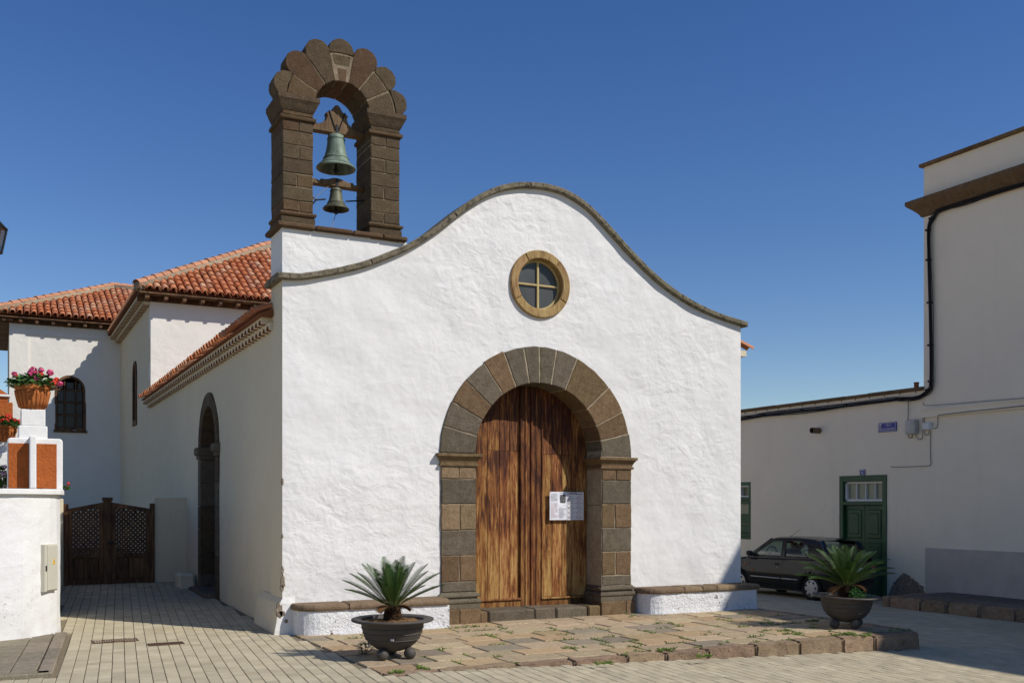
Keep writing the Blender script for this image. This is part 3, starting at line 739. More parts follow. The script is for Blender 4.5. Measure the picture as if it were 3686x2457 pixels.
# ---- round window
ring = MB(); n = 40
prism(arc(4.06, 5.237, .50, 0, 360, n)[:-1], .10, .16, XZ, .001, ring)
rw = ring.build('round_window', 'wood_dark', church)
for a0, a1 in ((48, 122), (122, 212), (212, 330), (330, 408)):
    prism(arc(4.06, 5.237, .53, a0 + .3, a1 - .3, 16) + arc(4.06, 5.237, .395, a1 - .3, a0 + .3, 16), -.05, .14, XZ, .014).build('ring_segment', 'wood_ring', rw)
prism(arc(4.06, 5.237, .394, 0, 359.9, 40)[:-1] , .094, .099, XZ, .001).build('glass_backing', 'void', rw)
for sx, sz in ((-1, 1), (1, 1), (-1, -1), (1, -1)):
    q0 = {(1, 1): 0, (-1, 1): 90, (-1, -1): 180, (1, -1): 270}[(sx, sz)]
    prism([(4.06 + sx * .014, 5.237 + sz * .014)] + arc(4.06, 5.237, .375, q0 + 2.5, q0 + 87.5, 10), .084, .091, XZ, .001).build('pane', 'dusty_glass', rw)
m = MB(); prism(arc(4.06, 5.237, .396, 0, 360, 40) + arc(4.06, 5.237, .362, 360, 0, 40), .060, .095, XZ, .004, m); m.build('inner_ring', 'bar_wood', rw)
MB().bbox(4.043, 4.077, .050, .094, 4.868, 5.606, .004).build('glazing_bar', 'bar_wood', rw)
MB().bbox(3.69, 4.43, .054, .094, 5.221, 5.253, .004).build('glazing_bar', 'bar_wood', rw)

# ---- bell arch
out = [(.0, gz(0) - .05)] + [(x, z - .05) for x, z in GC if .05 < x < 1.86] + [(1.90, 5.56), (1.87, 5.61), (1.82, 5.635), (.0, 5.635)]
blk = sheet(out, [], .15, XZ, lambda u, v: .016 + .006 * noise.noise(Vector((u * 2, v * 2, 0))), .66).build('belfry_base', 'plaster', church)
bc = MB(); BX, BZ = .862, 7.40
bc.box(.012, .428, .012, .64, 5.62, 7.47).box(1.284, 1.718, .012, .64, 5.62, 7.47)
prism([(BX - .82, 7.47)] + [(BX - .41, 7.47)] + arc(BX, BZ, .415, 170, 10, 20) + [(BX + .41, 7.47), (BX + .82, 7.47)] + arc(BX, BZ, .80, 6, 174, 30), .006, .27, XZ, .002, bc)
prism([(BX - .70, 7.47), (BX - .41, 7.47)] + arc(BX, BZ, .412, 170, 10, 20) + [(BX + .41, 7.47), (BX + .70, 7.47)] + arc(BX, BZ, .70, 6, 174, 30), .2, .63, XZ, .002, bc)
bell_gable = bc.build('belfry_arch', 'mortar_mid', church)
def bst(poly, w0, w1, name='belfry_stone', ch=.008, mat=None):
    prism(refine(poly, .07), w0, w1, XZ, ch * rnd.uniform(.9, 1.5), jit=.0045).build(name, mat or rnd.choice(['stone_bell', 'stone_bell', 'stone_bell2']), bell_gable)
for a, b in ((-.08, .45), (.455, 1.0), (1.005, 1.45), (1.455, 1.83)):
    MB().bbox(a, b, -.06 + rnd.uniform(-.006, .006), .70, 5.63, 5.70 + rnd.uniform(-.004, .004), .018).build('sill_stone', 'stone_bell2', bell_gable)
for x0, x1 in ((0.0, .435), (1.278, 1.728)):
    mould(x0, x1, .0, .65, [(.02, 5.70), (.02, 5.78), (.0, 5.79)]).build('pier_base', 'stone_bell', bell_gable)
    mould(x0, x1, .0, .65, [(.0, 5.795), (.028, 5.81), (.04, 5.83), (.036, 5.85), (.0, 5.865)]).build('pier_base', 'stone_bell2', bell_gable)
    zc = [5.868, 6.02, 6.215, 6.40, 6.595, 6.79, 6.985, 7.135]
    for k, (z0, z1) in enumerate(zip(zc, zc[1:])):
        sp = k % 2 == 0
        xs = [x0, x0 + (x1 - x0) * rnd.uniform(.45, .58), x1] if sp else [x0, x1]
        for a, b in zip(xs, xs[1:]): bst(rect(a + .003, b - .003, z0 + .004, z1 - .004), rnd.uniform(-.004, .004), .65)
    mould(x0, x1, .0, .65, [(.0, 7.136), (.032, 7.145), (.036, 7.165), (.032, 7.19), (.0, 7.2)]).build('necking', 'stone_bell2', bell_gable)
    bst(rect(x0 + .003, x1 - .003, 7.202, 7.262), -.0, .65)
    mould(x0, x1, .0, .65, [(.004, 7.264), (.024, 7.30), (.052, 7.365), (.072, 7.40), (.076, 7.405), (.076, 7.468), (.04, 7.472)]).build('capital', 'stone_bell', bell_gable)
la = [164.6, 140.1, 115.5, 91, 66.5, 42, 17.4]
for i, t in enumerate(la):
    hw = 12.25; a0, a1 = t + hw - .8, t - hw + .8
    lo = 177 if i == 0 else None
    cxl, czl = BX + .835 * math.cos(R(t)), BZ + .835 * math.sin(R(t))
    lobe = [(x, max(z, 7.478)) for x, z in arc(cxl, czl, .183, t - 96, t + 96, 16)]
    inn = [(x, max(z, 7.478)) for x, z in arc(BX, BZ, .405, a0 + (-.3), a1 + .3, 6)]
    w0 = rnd.uniform(-.006, .006)
    if i in (0, 3, 5, 6):                                   # lobe cut as a separate stone
        rm = .80 if i != 5 else .78
        seam = [(BX + rm * math.cos(R(a)), max(7.478, BZ + rm * math.sin(R(a)))) for a in (a0, t, a1)]
        bst(lobe + [(BX + (rm + .012) * math.cos(R(a)), max(7.478, BZ + (rm + .012) * math.sin(R(a)))) for a in (a0 - .4, t, a1 + .4)], w0, .285, 'lobe_stone')
        if i == 3:
            mid = .60
            bst(seam[::-1][:0] + [(BX + r * math.cos(R(a)), BZ + r * math.sin(R(a))) for r, a in ((.795, a0 - 1), (.795, a1 + 1), (.64, a1 + 1), (.64, a0 - 1))], w0, .28, 'belfry_voussoir')
            bst([(BX + r * math.cos(R(a)), BZ + r * math.sin(R(a))) for r, a in ((.60, a0 - 4), (.60, a1 + 4), (.405, a1 + 3), (.405, a0 - 3))], w0, .64, 'belfry_voussoir')
        else: bst(seam + inn[::-1], w0, .28, 'belfry_voussoir')
    else: bst(lobe + inn, w0, .28, 'belfry_voussoir')
    back = [(BX + r * math.cos(R(a)), max(7.478, BZ + r * math.sin(R(a)))) for r, a in [(.705, a0 - (a0 - a1) * k / 4) for k in range(5)] + [(.403, a1 + (a0 - a1) * k / 4) for k in range(5)]]
    bst(back, .284, .645, 'belfry_voussoir', .004)

# ---- bells hang in the arch (things of their own)
def bell(name, label, cx, cy, zt, h, rm, mat, yoke, group):
    t = thing(name, label, 'bell', (cx, cy, zt), group)
    pr = [(0., h), (.30, h), (.40, .965 * h), (.425, .90 * h), (.45, .72 * h), (.52, .48 * h), (.64, .27 * h), (.80, .13 * h), (.94, .07 * h), (1., .035 * h), (.985, 0), (.93, .0), (.78, .10 * h), (.55, .3 * h), (.4, .6 * h), (.3, .9 * h), (0, .92 * h)]
    zb = zt - h
    MB().lathe((cx, cy, zb), [(r * rm, z) for r, z in pr], 36).build('bell_body', mat, t, smooth=True)
    for zz, rr in ((.115, .845), (.86, .437), (.30, .635)):
        MB().lathe((cx, cy, zb + zz * h), [(rr * rm - .006, -.008), (rr * rm + .008, 0), (rr * rm - .006, .010)], 36).build('bell_band', mat, t, smooth=True)
    MB().tube([(cx, cy, zb + h * .6), (cx, cy, zb - .02), (cx, cy, zb - .06)], [.012, .016, .01], 8).lathe((cx, cy, zb - .03), [(0, -.045), (.025, -.03), (.04, 0), (.028, .03), (0, .05)], 12).build('clapper', 'iron', t, smooth=True)
    m = MB(); prism(yoke, cy - .055, cy + .055, XZ, .012, m); m.build('yoke', 'wood_yoke', t)
    MB().bbox(cx - .02, cx + .02, cy - .066, cy + .066, zt - .01, zt + .13, .006).build('hanger_strap', 'iron', t)
    return t
yb = .32
ylarge = [(.44, 7.15), (1.28, 7.15), (1.28, 7.225), (1.19, 7.25), (1.10, 7.27), (1.035, 7.32), (1.01, 7.385), (1.03, 7.43), (1.0, 7.455), (.95, 7.475), (.915, 7.53), (.885, 7.565), (.845, 7.565), (.815, 7.53), (.785, 7.475), (.73, 7.455), (.70, 7.43), (.715, 7.385), (.69, 7.32), (.63, 7.27), (.54, 7.25), (.44, 7.225)]
bl = bell('bell', 'large green bronze bell under a scrolled wooden yoke, upper of the two', .862, yb, 7.15, .50, .285, 'bronze', ylarge, 'bells in the bell arch')
for s in (-1, 1): MB().tube([(.862 + s * .025, yb - .062, 7.2), (.862 + s * .12, yb - .062, 7.47)], .008, 6).build('yoke_strap', 'iron', bl)
ysm = [(.43, 6.385), (1.285, 6.385), (1.285, 6.43), (1.24, 6.455), (1.17, 6.46), (1.13, 6.44), (1.10, 6.475), (1.03, 6.47), (.98, 6.485), (.90, 6.51), (.82, 6.51), (.75, 6.485), (.69, 6.47), (.63, 6.475), (.60, 6.44), (.55, 6.46), (.48, 6.455), (.43, 6.43)]
bs = bell('bell', 'small dark bronze bell on a wavy wooden yoke, lower of the two', .862, yb, 6.375, .31, .192, 'bronze_dark', ysm, 'bells in the bell arch')
MB().tube([(.435, .30, 6.24), (.56, .30, 6.16), (.70, .30, 6.19)], .012, 6).tube([(1.0, .30, 6.20), (1.28, .30, 6.25)], .011, 6).tube([(.56, .30, 6.16), (.46, .30, 6.03), (.44, .30, 5.98)], .012, 6).tube([(.44, .3, 6.06), (.53, .3, 5.70)], .015, 6).build('striker_lever', 'iron', bs)
rp = thing('bell_rope', 'thin pale rope strung between the two bells and the sill of the arch', 'rope', (.7, .28, 5.7))
MB().tube([(.76, .28, 6.40), (.44, .28, 6.08)], .004, 5).tube([(.862, .30, 6.03), (.76, .28, 5.71)], .005, 5).build('cord', 'rope', rp)

# ---- nave side, tower-like crossing and far wing
sd = [(4.58, -.3), (6.62, -.3), (6.62, 2.9)] + arc(5.6, 2.9, .98, 0, 180, 20)[1:-1] + [(4.58, 2.9)]
NW = .03
slit = [(16.55, 4.12), (17.35, 4.12), (17.35, 5.5)] + arc(16.95, 5.5, .4, 0, 180, 12)[1:-1] + [(16.55, 5.5)]
YB, YC = 13.7, 20.93
so = [(.5, -.35), (YC + .1, -.35), (YC + .1, 7.1), (YB + .06, 7.1), (YB + .06, 4.75), (.5, 4.75)]
sheet(so, [sd, slit], .25, YZ(NW), lumpy(.008, 5.), .4).build('side_wall', 'plaster_shade', church)
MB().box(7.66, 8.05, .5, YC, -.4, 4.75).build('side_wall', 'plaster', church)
sheet(rect(NW, 8.05, 4.0, 7.12), [], .25, lambda u, v, w: (u, YB + w, v), lumpy(.008, 9.), .4).build('crossing_wall', 'plaster_wing', church)
MB().box(7.66, 8.06, YB + .01, YC + 6, 4.0, 7.1).build('crossing_wall', 'plaster_shade', church)
cw = arc(-1.46, 5.42, .44, 0, 180, 14)
sheet(rect(-3.19, .1, -.3, 7.42), [[(-1.90, 4.15), (-1.02, 4.15), (-1.02, 5.42)] + cw[1:-1] + [(-1.90, 5.42)]], .25, lambda u, v, w: (u, YC + w, v), lumpy(.007, 2.), .4).build('wing_wall', 'plaster_wing', church)
MB().box(-3.195, -2.66, YC - .045, YC + .3, -.3, 7.41).box(-2.66, .03, YC - .04, YC + .3, 7.08, 7.41).build('pilaster', 'plaster_wing', church)
MB().box(-3.19, -2.8, YC + .3, 27.5, -.3, 7.41).build('wing_wall', 'plaster_shade', church)
# side door with stone surround
sdp = MB(); prism([(4.62, -.2), (6.58, -.2), (6.58, 2.9)] + arc(5.6, 2.9, .95, 0, 180, 20)[1:-1] + [(4.62, 2.9)], .30, .36, YZ(NW), .002, sdp)
side_door = sdp.build('side_door', 'wood_dark', church)
for y0, y1, zs in ((4.585, 4.875, [.1, .42, .85, 1.3, 1.75, 2.2, 2.66]), (6.325, 6.615, [.1, .42, .85, 1.3, 1.75, 2.2, 2.66])):
    for z0, z1 in zip(zs, zs[1:]): prism(rect(y0 + .004, y1 - .004, z0 + .003, z1 - .003), -.03, .34, YZ(NW), .01).build('jamb_stone', rnd.choice(['stone_bell', 'stone_grey']), side_door)
    m = MB(); prism(rect(y0 - .03, y1 + .03, 2.665, 2.74), -.055, .34, YZ(NW), .012, m); prism(rect(y0 - .06, y1 + .06, 2.74, 2.90), -.10, .34, YZ(NW), .03, m); m.build('impost', 'stone_grey', side_door)
    prism(rect(y0 - .04, y1 + .04, -.2, .1), -.07, .34, YZ(NW), .012).build('plinth_stone', 'stone_bell', side_door)
for k in range(7):
    a0, a1 = 180 - k * 180 / 7 - .4, 180 - (k + 1) * 180 / 7 + .4
    prism(arc(5.6, 2.905, .985, a0, a1, 5) + arc(5.6, 2.905, .72, a1, a0, 5), -.03, .34, YZ(NW), .01).build('voussoir', rnd.choice(['stone_bell', 'stone_grey']), side_door)
for k in range(6):
    ya = 4.88 + k * .242; prism(rect(ya + .003, ya + .239, .12, 2.9 + math.sqrt(max(0, .72 ** 2 - (ya + .12 - 5.6) ** 2)) * .95), .25, .30, YZ(NW), .006).build('board', 'wood_dark', side_door)
MB().bbox(-.20, .3, 4.7, 6.5, -.1, .19, .03).build('doorstep_stone', 'stone_grey', side_door)
# slit window in the crossing
sw_ = MB(); prism([(16.55, 4.12), (17.35, 4.12), (17.35, 5.5)] + arc(16.95, 5.5, .4, 0, 180, 12)[1:-1] + [(16.55, 5.5)], .16, .2, YZ(NW), .002, sw_); sw2 = sw_.build('arched_window', 'win_glass', church)
inn = [(16.62, 4.2), (17.28, 4.2), (17.28, 5.5)] + arc(16.95, 5.5, .33, 0, 180, 12)[1:-1] + [(16.62, 5.5)]
oo = [(16.53, 4.06), (17.37, 4.06), (17.37, 5.5)] + arc(16.95, 5.5, .42, 0, 180, 12)[1:-1] + [(16.53, 5.5)]
def framed(outer, inner, w0, w1, mp):
    m = MB(); n = len(outer); k = 0
    for pl, w in ((outer, w0), (inner, w0), (inner, w1), (outer, w1)): m.v += [mp(x, y, w) for x, y in pl]
    for r in range(4):
        for i in range(n): m.f.append((r * n + i, r * n + (i + 1) % n, ((r + 1) % 4) * n + (i + 1) % n, ((r + 1) % 4) * n + i))
    return m
framed(oo, inn, -.04, .17, YZ(NW)).build('window_frame', 'wood_dark', sw2)
# arched window in the wing
mpw = lambda u, v, w: (u, YC + w, v)
wg = MB(); prism([(-1.90, 4.15), (-1.02, 4.15), (-1.02, 5.42)] + cw[1:-1] + [(-1.90, 5.42)], .19, .24, mpw, .002, wg); ww = wg.build('arched_window', 'void', church)
oi = lambda d, zb: [(-1.90 + d, zb), (-1.02 - d, zb), (-1.02 - d, 5.42)] + arc(-1.46, 5.42, .44 - d, 0, 180, 14)[1:-1] + [(-1.90 + d, 5.42)]
framed(oi(-.02, 4.13), oi(.06, 4.22), .0, .18, mpw).build('window_frame', 'wood_dark', ww)
prism(rect(-1.95, -.97, 4.06, 4.13), -.06, .1, mpw, .01).build('window_sill', 'wood_dark', ww)
for zz in (4.62, 5.02, 5.42): prism(rect(-1.84, -1.08, zz - .025, zz + .025), .10, .15, mpw, .004).build('glazing_bar', 'wood_dark', ww)
for xx in (-1.62, -1.30): prism(rect(xx - .02, xx + .02, 4.2, 5.72), .09, .15, mpw, .004).build('glazing_bar', 'wood_dark', ww)
for a, b in ((-1.82, -1.65), (-1.59, -1.33), (-1.27, -1.10)):
    for c, d in ((4.24, 4.59), (4.66, 4.99), (5.06, 5.39)): prism(rect(a, b, c, d), .13, .14, mpw, .001).build('pane', 'win_glass', ww)
    prism(rect(a + .03, b - .03, 5.46, 5.66), .13, .14, mpw, .001).build('pane', 'win_glass', ww)

# ---- roofs
def tile_mesh(name, r0, r1, ln, mat, t=.013, n=6, span=168):
    m = MB(); a0 = (180 - span) / 2
    for y, r in ((0, r0), (ln, r1)):
        for rr in (r, r - t):
            for i in range(n + 1):
                a = R(a0 + span * i / n); m.v.append((rr * math.cos(a), y, rr * math.sin(a)))
    k = n + 1
    for i in range(n):
        m.f += [(i, i + 1, 2 * k + i + 1, 2 * k + i), (k + i + 1, k + i, 3 * k + i, 3 * k + i + 1), (i + 1, i, k + i, k + i + 1)]
    me = bpy.data.meshes.new(name); me.from_pydata(m.v, [], m.f); me.materials.append(MT[mat])
    for p in me.polygons: p.use_smooth = False
    return me
T1 = tile_mesh('roof_tile', .092, .074, .44, 'tile'); T2 = tile_mesh('ridge_tile', .115, .095, .46, 'tile_pale'); T3 = tile_mesh('cornice_tile', .0745, .0735, .26, 'tile_under', .010)
PITCH = .198
def hip_front(xe, y0, z0, p, xmax, smax, roof, xfull):
    """cover tiles on a roof slope that faces -Y, hipped on its left side"""
    al = math.atan(p); x = xe + PITCH * .6
    while x < xmax:
        s = 0.
        while s < min(x - xe + .05, smax):
            j = rnd.uniform
            inst(T1, Matrix.Translation((x + j(-.008, .008), y0 + s - .05 + j(-.012, .012), z0 + s * p + .032 + j(-.004, .006))) @ Matrix.Rotation(al - .055, 4, 'X') @ Matrix.Rotation(j(-.03, .03), 4, 'Z'), roof, 'roof_tile')
            s += .315
        x += PITCH
def hip_ridge(a, b, roof):
    a, b = Vector(a), Vector(b); d = (b - a); n = int(d.length / .36); u = d.normalized()
    yaw = math.atan2(-u.x, u.y); el = math.asin(u.z)
    MB().tube([a + Vector((0, 0, .02)), b + Vector((0, 0, .02))], .125, 10).build('hip_mortar', 'mortar', roof, smooth=True)
    for i in range(n + 1):
        p = a + u * (i * .36 - .06)
        inst(T2, Matrix.Translation(p + Vector((0, 0, .10 + rnd.uniform(-.008, .008)))) @ Matrix.Rotation(yaw + rnd.uniform(-.04, .04), 4, 'Z') @ Matrix.Rotation(el - .03, 4, 'X'), roof, 'ridge_tile')
def barrels(m, x0, x1, y0, z0, dx, dy, dz, n, clip=None): pass
# crossing roof: a hipped pyramid
bx0, bx1, by0, bz, bp = -.36, 8.46, 13.24, 7.26, .575; hr = (bx1 - bx0) / 2; by1 = by0 + 2 * hr; ap_ = ((bx0 + bx1) / 2, by0 + hr, bz + hr * bp)
m = MB(); m.add([(bx0, by0, bz), (bx1, by0, bz), (bx1, by1, bz), (bx0, by1, bz), ap_, (bx0, by0 + .07, bz - .012), (bx1, by0 + .07, bz - .012), (bx1, by1, bz - .05), (bx0, by1, bz - .05)],
                [(0, 1, 4), (1, 2, 4), (2, 3, 4), (3, 0, 4), (0, 5, 6, 1), (1, 6, 7, 2), (2, 7, 8, 3), (3, 8, 5, 0), (5, 8, 7, 6)])
broof = m.build('crossing_roof', 'tile_under', church)
hip_front(bx0, by0, bz, bp, 3.75, 4.2, broof, 0)
hip_ridge((bx0 + .02, by0 + .02, bz + .05), (bx0 + hr, by0 + hr, bz + hr * bp + .05), broof)
m = MB()                                                    # tiles on the slopes that are out of sight
def strip(m, a, b, r=.085, n=5):
    a, b = Vector(a), Vector(b); t = (b - a).normalized(); s = t.cross(Vector((0, 0, 1))).normalized(); u = s.cross(t); k = len(m.v)
    for p in (a, b):
        for i in range(n + 1):
            q = math.pi * i / n; m.v.append(tuple(p + s * (r * math.cos(q)) + u * (r * math.sin(q))))
    m.f += [(k + i, k + i + 1, k + n + 2 + i, k + n + 1 + i) for i in range(n)]
x = 3.75
while x < bx1 - .1:
    s = min(x - bx0, bx1 - x, hr); strip(m, (x, by0, bz + .02), (x, by0 + s, bz + s * bp + .02)); x += PITCH
y = by0 + .1
while y < by1 - .1:
    s = min(y - by0, by1 - y, hr)
    strip(m, (bx0, y, bz + .02), (bx0 + s, y, bz + s * bp + .02)); strip(m, (bx1, y, bz + .02), (bx1 - s, y, bz + s * bp + .02)); y += PITCH
m.build('roof_tile_field', 'tile', broof, kind='stuff')
def wooden_eave(x0, x1, yw, z, out_, roof):
    MB().box(x0, x1, yw - out_, yw + .1, z + .10, z + .135).build('soffit_board', 'wood_dark', roof)
    MB().box(x0, x1, yw - .06, yw + .05, z - .03, z + .1).build('wall_plate', 'wood_dark', roof)
    x = x0 + .15
    while x < x1:
        MB().bbox(x, x + .10, yw - out_ + .05, yw + .05, z - .02, z + .098, .008).build('rafter', 'wood_dark', roof); x += .46
wooden_eave(-.30, 3.6, YB, 7.09, .46, broof)
# far wing roof
cx0, cy0, cz, cp, ch_ = -3.62, 20.47, 7.62, .47, 3.72
m = MB(); m.add([(cx0, cy0, cz), (5, cy0, cz), (5, cy0 + ch_, cz + ch_ * cp), (cx0 + ch_, cy0 + ch_, cz + ch_ * cp), (cx0, cy0 + 2 * ch_, cz), (5, cy0 + 2 * ch_, cz), (cx0, cy0 + .07, cz - .012), (5, cy0 + .07, cz - .012), (cx0, cy0 + 2 * ch_, cz - .05), (5, cy0 + 2 * ch_, cz - .05)],
                [(0, 1, 2, 3), (0, 3, 4), (4, 3, 2, 5), (0, 6, 7, 1), (0, 4, 8, 6), (6, 8, 9, 7), (4, 5, 9, 8), (1, 7, 9, 5, 2)])
croof = m.build('wing_roof', 'tile_under', church)
hip_front(cx0, cy0, cz, cp, .55, 3.6, croof, 0)
hip_ridge((cx0 + .02, cy0 + .02, cz + .05), (cx0 + ch_, cy0 + ch_, cz + ch_ * cp + .05), croof)
hip_ridge((cx0 + ch_, cy0 + ch_, cz + ch_ * cp + .05), (4.5, cy0 + ch_, cz + ch_ * cp + .05), croof)
m = MB(); y = cy0 + .1
while y < cy0 + 2 * ch_ - .1:
    s = min(y - cy0, cy0 + 2 * ch_ - y); strip(m, (cx0, y, cz + .02), (cx0 + s, y, cz + s * cp + .02)); y += PITCH
x = .65
while x < 4.8: strip(m, (x, cy0, cz + .02), (x, cy0 + ch_, cz + ch_ * cp + .02)); x += PITCH
m.build('roof_tile_field', 'tile', croof, kind='stuff')
wooden_eave(-3.55, .1, YC, 7.42, .42, croof)
MB().box(-3.60, -3.1, YC - .3, 27.6, 7.44, 7.50).build('soffit_board', 'wood_dark', croof)
# tiled cornice under the eaves, two corbelled rows of clay tiles
def cornice(y0, y1, x, z0, parent, rowh=.092, pr=(.085, .17), pitch=.235):
    wm = MB(); tl = []
    for r, pj in enumerate(pr):
        zb = z0 + r * (rowh + .004); y = y0 + (.5 * pitch if r else 0)
        while y < y1:
            c = y + pitch / 2
            pl = [(y, zb + rowh + .012), (y, zb), (c - .074, zb)] + arc(c, zb, .074, 180, 0, 8, .066)[1:-1] + [(c + .074, zb), (y + pitch, zb), (y + pitch, zb + rowh + .012)]
            n = len(pl); k = len(wm.v); wm.v += [(x - pj, a, b) for a, b in pl] + [(x + .05, a, b) for a, b in pl]
            wm.f += [tuple(range(k, k + n)), tuple(range(k + n, k + 2 * n))[::-1]] + [(k + i, k + (i + 1) % n, k + n + (i + 1) % n, k + n + i) for i in range(n)]
            tl.append((x - pj - .004, c, zb - .002)); y += pitch
    o = wm.build('cornice', 'plaster_shade', parent)
    for q in tl: inst(T3, Matrix.Translation(q) @ Matrix.Rotation(-math.pi / 2, 4, 'Z') @ Matrix.Diagonal((1, 1, .89, 1)), o, 'cornice_tile')
    return o
cornice(.52, YB - .1, NW, 4.285, church)
# nave roof
m = MB(); zr = 4.50; np_ = .44; xr0, xr1 = -.20, 8.34; hx = (xr1 - xr0) / 2
m.add([(xr0, .5, zr), (xr0 + hx, .5, zr + hx * np_), (xr1, .5, zr), (xr0, YB, zr), (xr0 + hx, YB, zr + hx * np_), (xr1, YB, zr), (xr0, .5, zr - .025), (xr1, .5, zr - .025), (xr0, YB, zr - .025), (xr1, YB, zr - .025)],
      [(0, 1, 4, 3), (1, 2, 5, 4), (0, 3, 8, 6), (2, 7, 9, 5), (6, 8, 9, 7), (0, 6, 7, 2, 1)])
nroof = m.build('nave_roof', 'tile_under', church)
y = .62
al = math.atan(np_)
mm = MB()
while y < YB - .05:
    inst(T1, Matrix.Translation((xr0 - .055 + rnd.uniform(-.012, .012), y, zr + .012)) @ Matrix.Rotation(-math.pi / 2, 4, 'Z') @ Matrix.Rotation(al - .05, 4, 'X'), nroof, 'eave_tile')
    strip(mm, (xr0 + .3, y, zr + .3 * np_ + .01), (xr0 + hx, y, zr + hx * np_)); strip(mm, (xr1 + .05, y, zr), (xr0 + hx, y, zr + hx * np_)); y += .235
mm.build('roof_tile_field', 'tile', nroof, kind='stuff')
MB().box(8.05, 8.26, .06, .6, 4.40, 4.50).build('cornice', 'plaster_shade', church)
inst(T1, Matrix.Translation((8.43, .16, 4.53)) @ Matrix.Rotation(math.pi / 2, 4, 'Z') @ Matrix.Rotation(al - .05, 4, 'X'), nroof, 'eave_tile')
cornice(YB + .05, YC - .1, NW, 6.98, church, .11, (.15, .30))

# ================================================================== alley: gate, low wall, stone block, grates
GY = 8.17; gz0 = .15
gate = thing('wooden_gate', 'dark wooden double gate with lattice panels closing the alley', 'gate', (-1.47, GY, gz0))
for x0, x1, zt in ((-2.34, -2.25, 1.80), (-.70, -.605, 1.81)):
    MB().bbox(x0, x1, GY - .05, GY + .05, gz0 - .02, zt, .008).build('post', 'wood_dark', gate)
MB().bbox(-1.60, -1.44, GY - .055, GY + .04, gz0 - .01, 1.925, .008).build('meeting_post', 'wood_dark', gate)
MB().bbox(-1.62, -1.42, GY - .07, GY + .05, 1.86, 1.93, .01).build('meeting_cap', 'wood_dark', gate)
MB().bbox(-1.52, -1.40, GY - .075, GY - .05, .98, 1.03, .005).build('latch', 'iron', gate)
for xa, xb, za, zb in ((-2.25, -1.60, 1.70, 1.83), (-1.44, -.70, 1.83, 1.70)):
    lf = MB(); prism([(xa, za - .09), (xb, zb - .09), (xb, zb), (xa, za)], GY - .04, GY + .03, XZ, .006, lf); leafo = lf.build('gate_leaf', 'wood_dark', gate)
    for a, b, c, d in ((xa, xa + .085, gz0 + .02, za - .09), (xb - .085, xb, gz0 + .02, zb - .09)): prism([(a, c), (b, c), (b, d + .03), (a, d + .0)], GY - .038, GY + .028, XZ, .006).build('stile', 'wood_dark', leafo)
    for c, d in ((gz0 + .02, gz0 + .12), (.70, .79)): prism(rect(xa + .08, xb - .08, c, d), GY - .036, GY + .026, XZ, .006).build('rail', 'wood_dark', leafo)
    xm = (xa + xb) / 2
    for a, b in ((xa + .085, xm - .035), (xm + .035, xb - .085)): prism(rect(a, b, gz0 + .12, .70), GY - .012, GY + .012, XZ, .012).build('panel', 'wood_dark', leafo)
    prism(rect(xm - .035, xm + .035, gz0 + .12, .70), GY - .034, GY + .02, XZ, .005).build('muntin', 'wood_dark', leafo)
    a, b, c = xa + .08, xb - .08, .78
    def top(x): return za - .09 + (zb - za) * (x - xa) / (xb - xa)
    st = .092
    for sgn in (1, -1):                                     # crossed laths of the lattice
        k0 = -14
        for k in range(-16, 30):
            x_s = a + k * st if sgn > 0 else b - k * st; pts = []
            t = 0.
            for i in range(0, 260):
                x = x_s + sgn * i * .005; z = c + i * .005
                if a <= x <= b and c <= z <= top(x): pts.append((x, z))
            if len(pts) < 4: continue
            (xs, zs), (xe, ze) = pts[0], pts[-1]; w = .0225
            prism([(xs - w * sgn * .7, zs + w * .7), (xs + w * sgn * .7, zs - w * .7), (xe + w * sgn * .7, ze - w * .7), (xe - w * sgn * .7, ze + w * .7)], GY - .018 + (.012 if sgn > 0 else 0), GY - .006 + (.012 if sgn > 0 else 0), XZ, .002).build('lath', 'wood_dark', leafo)
lw = thing('low_wall', 'low white wall joining the alley gate to the chapel side', 'wall', (-.3, GY, .15))
sheet(rect(-.60, .05, -.2, 1.885), [], .2, lambda u, v, w: (u, GY + w, v), lumpy(.005), .25).build('wall_body', 'plaster_shade', lw)
MB().bbox(-.61, .04, GY - .01, GY + .26, 1.886, 1.93, .01).build('wall_top', 'plaster_shade', lw)
lw2 = thing('gate_jamb_wall', 'narrow white wall holding the left side of the alley gate', 'wall', (-2.45, GY, .15))
MB().bbox(-2.62, -2.345, GY - .12, GY + .3, -.2, 1.9, .015).build('wall_body', 'plaster_shade', lw2)
sb = thing('stone_block', 'rough whitewashed stone block at the foot of the side door', 'block', (-.22, 6.95, .12))
m = MB().bbox(-.34, -.02, 6.72, 7.2, 0, .42, .05); m.v = [tuple(Vector(v) + noise.noise_vector(Vector(v) * 5) * .03) for v in m.v]; m.build('block_body', 'plaster_shade', sb)
def grate(label, x0, x1, y0, y1):
    t = thing('drain_grate', label, 'grate', ((x0 + x1) / 2, (y0 + y1) / 2, 0), 'iron drain grates in the alley paving')
    MB().box(x0, x1, y0, y1, -.02, .003).build('pit', 'void', t)
    m = MB()
    for a, b, c, d in ((x0, x1, y0, y0 + .02), (x0, x1, y1 - .02, y1), (x0, x0 + .02, y0 + .02, y1 - .02), (x1 - .02, x1, y0 + .02, y1 - .02)): m.box(a, b, c, d, -.01, .012)
    m.build('frame', 'rust', t); n = int((x1 - x0) / .032)
    for i in range(n): xx = x0 + .022 + i * (x1 - x0 - .044) / n; MB().box(xx, xx + .016, y0 + .02, y1 - .02, -.01, .010).build('bar', 'rust', t)
grate('larger rusty drain grate in the alley paving near the terrace wall', -2.42, -1.86, .12, .42)
grate('smaller rusty drain grate in the alley paving nearer the chapel corner', -1.80, -1.37, -.42, -.22)

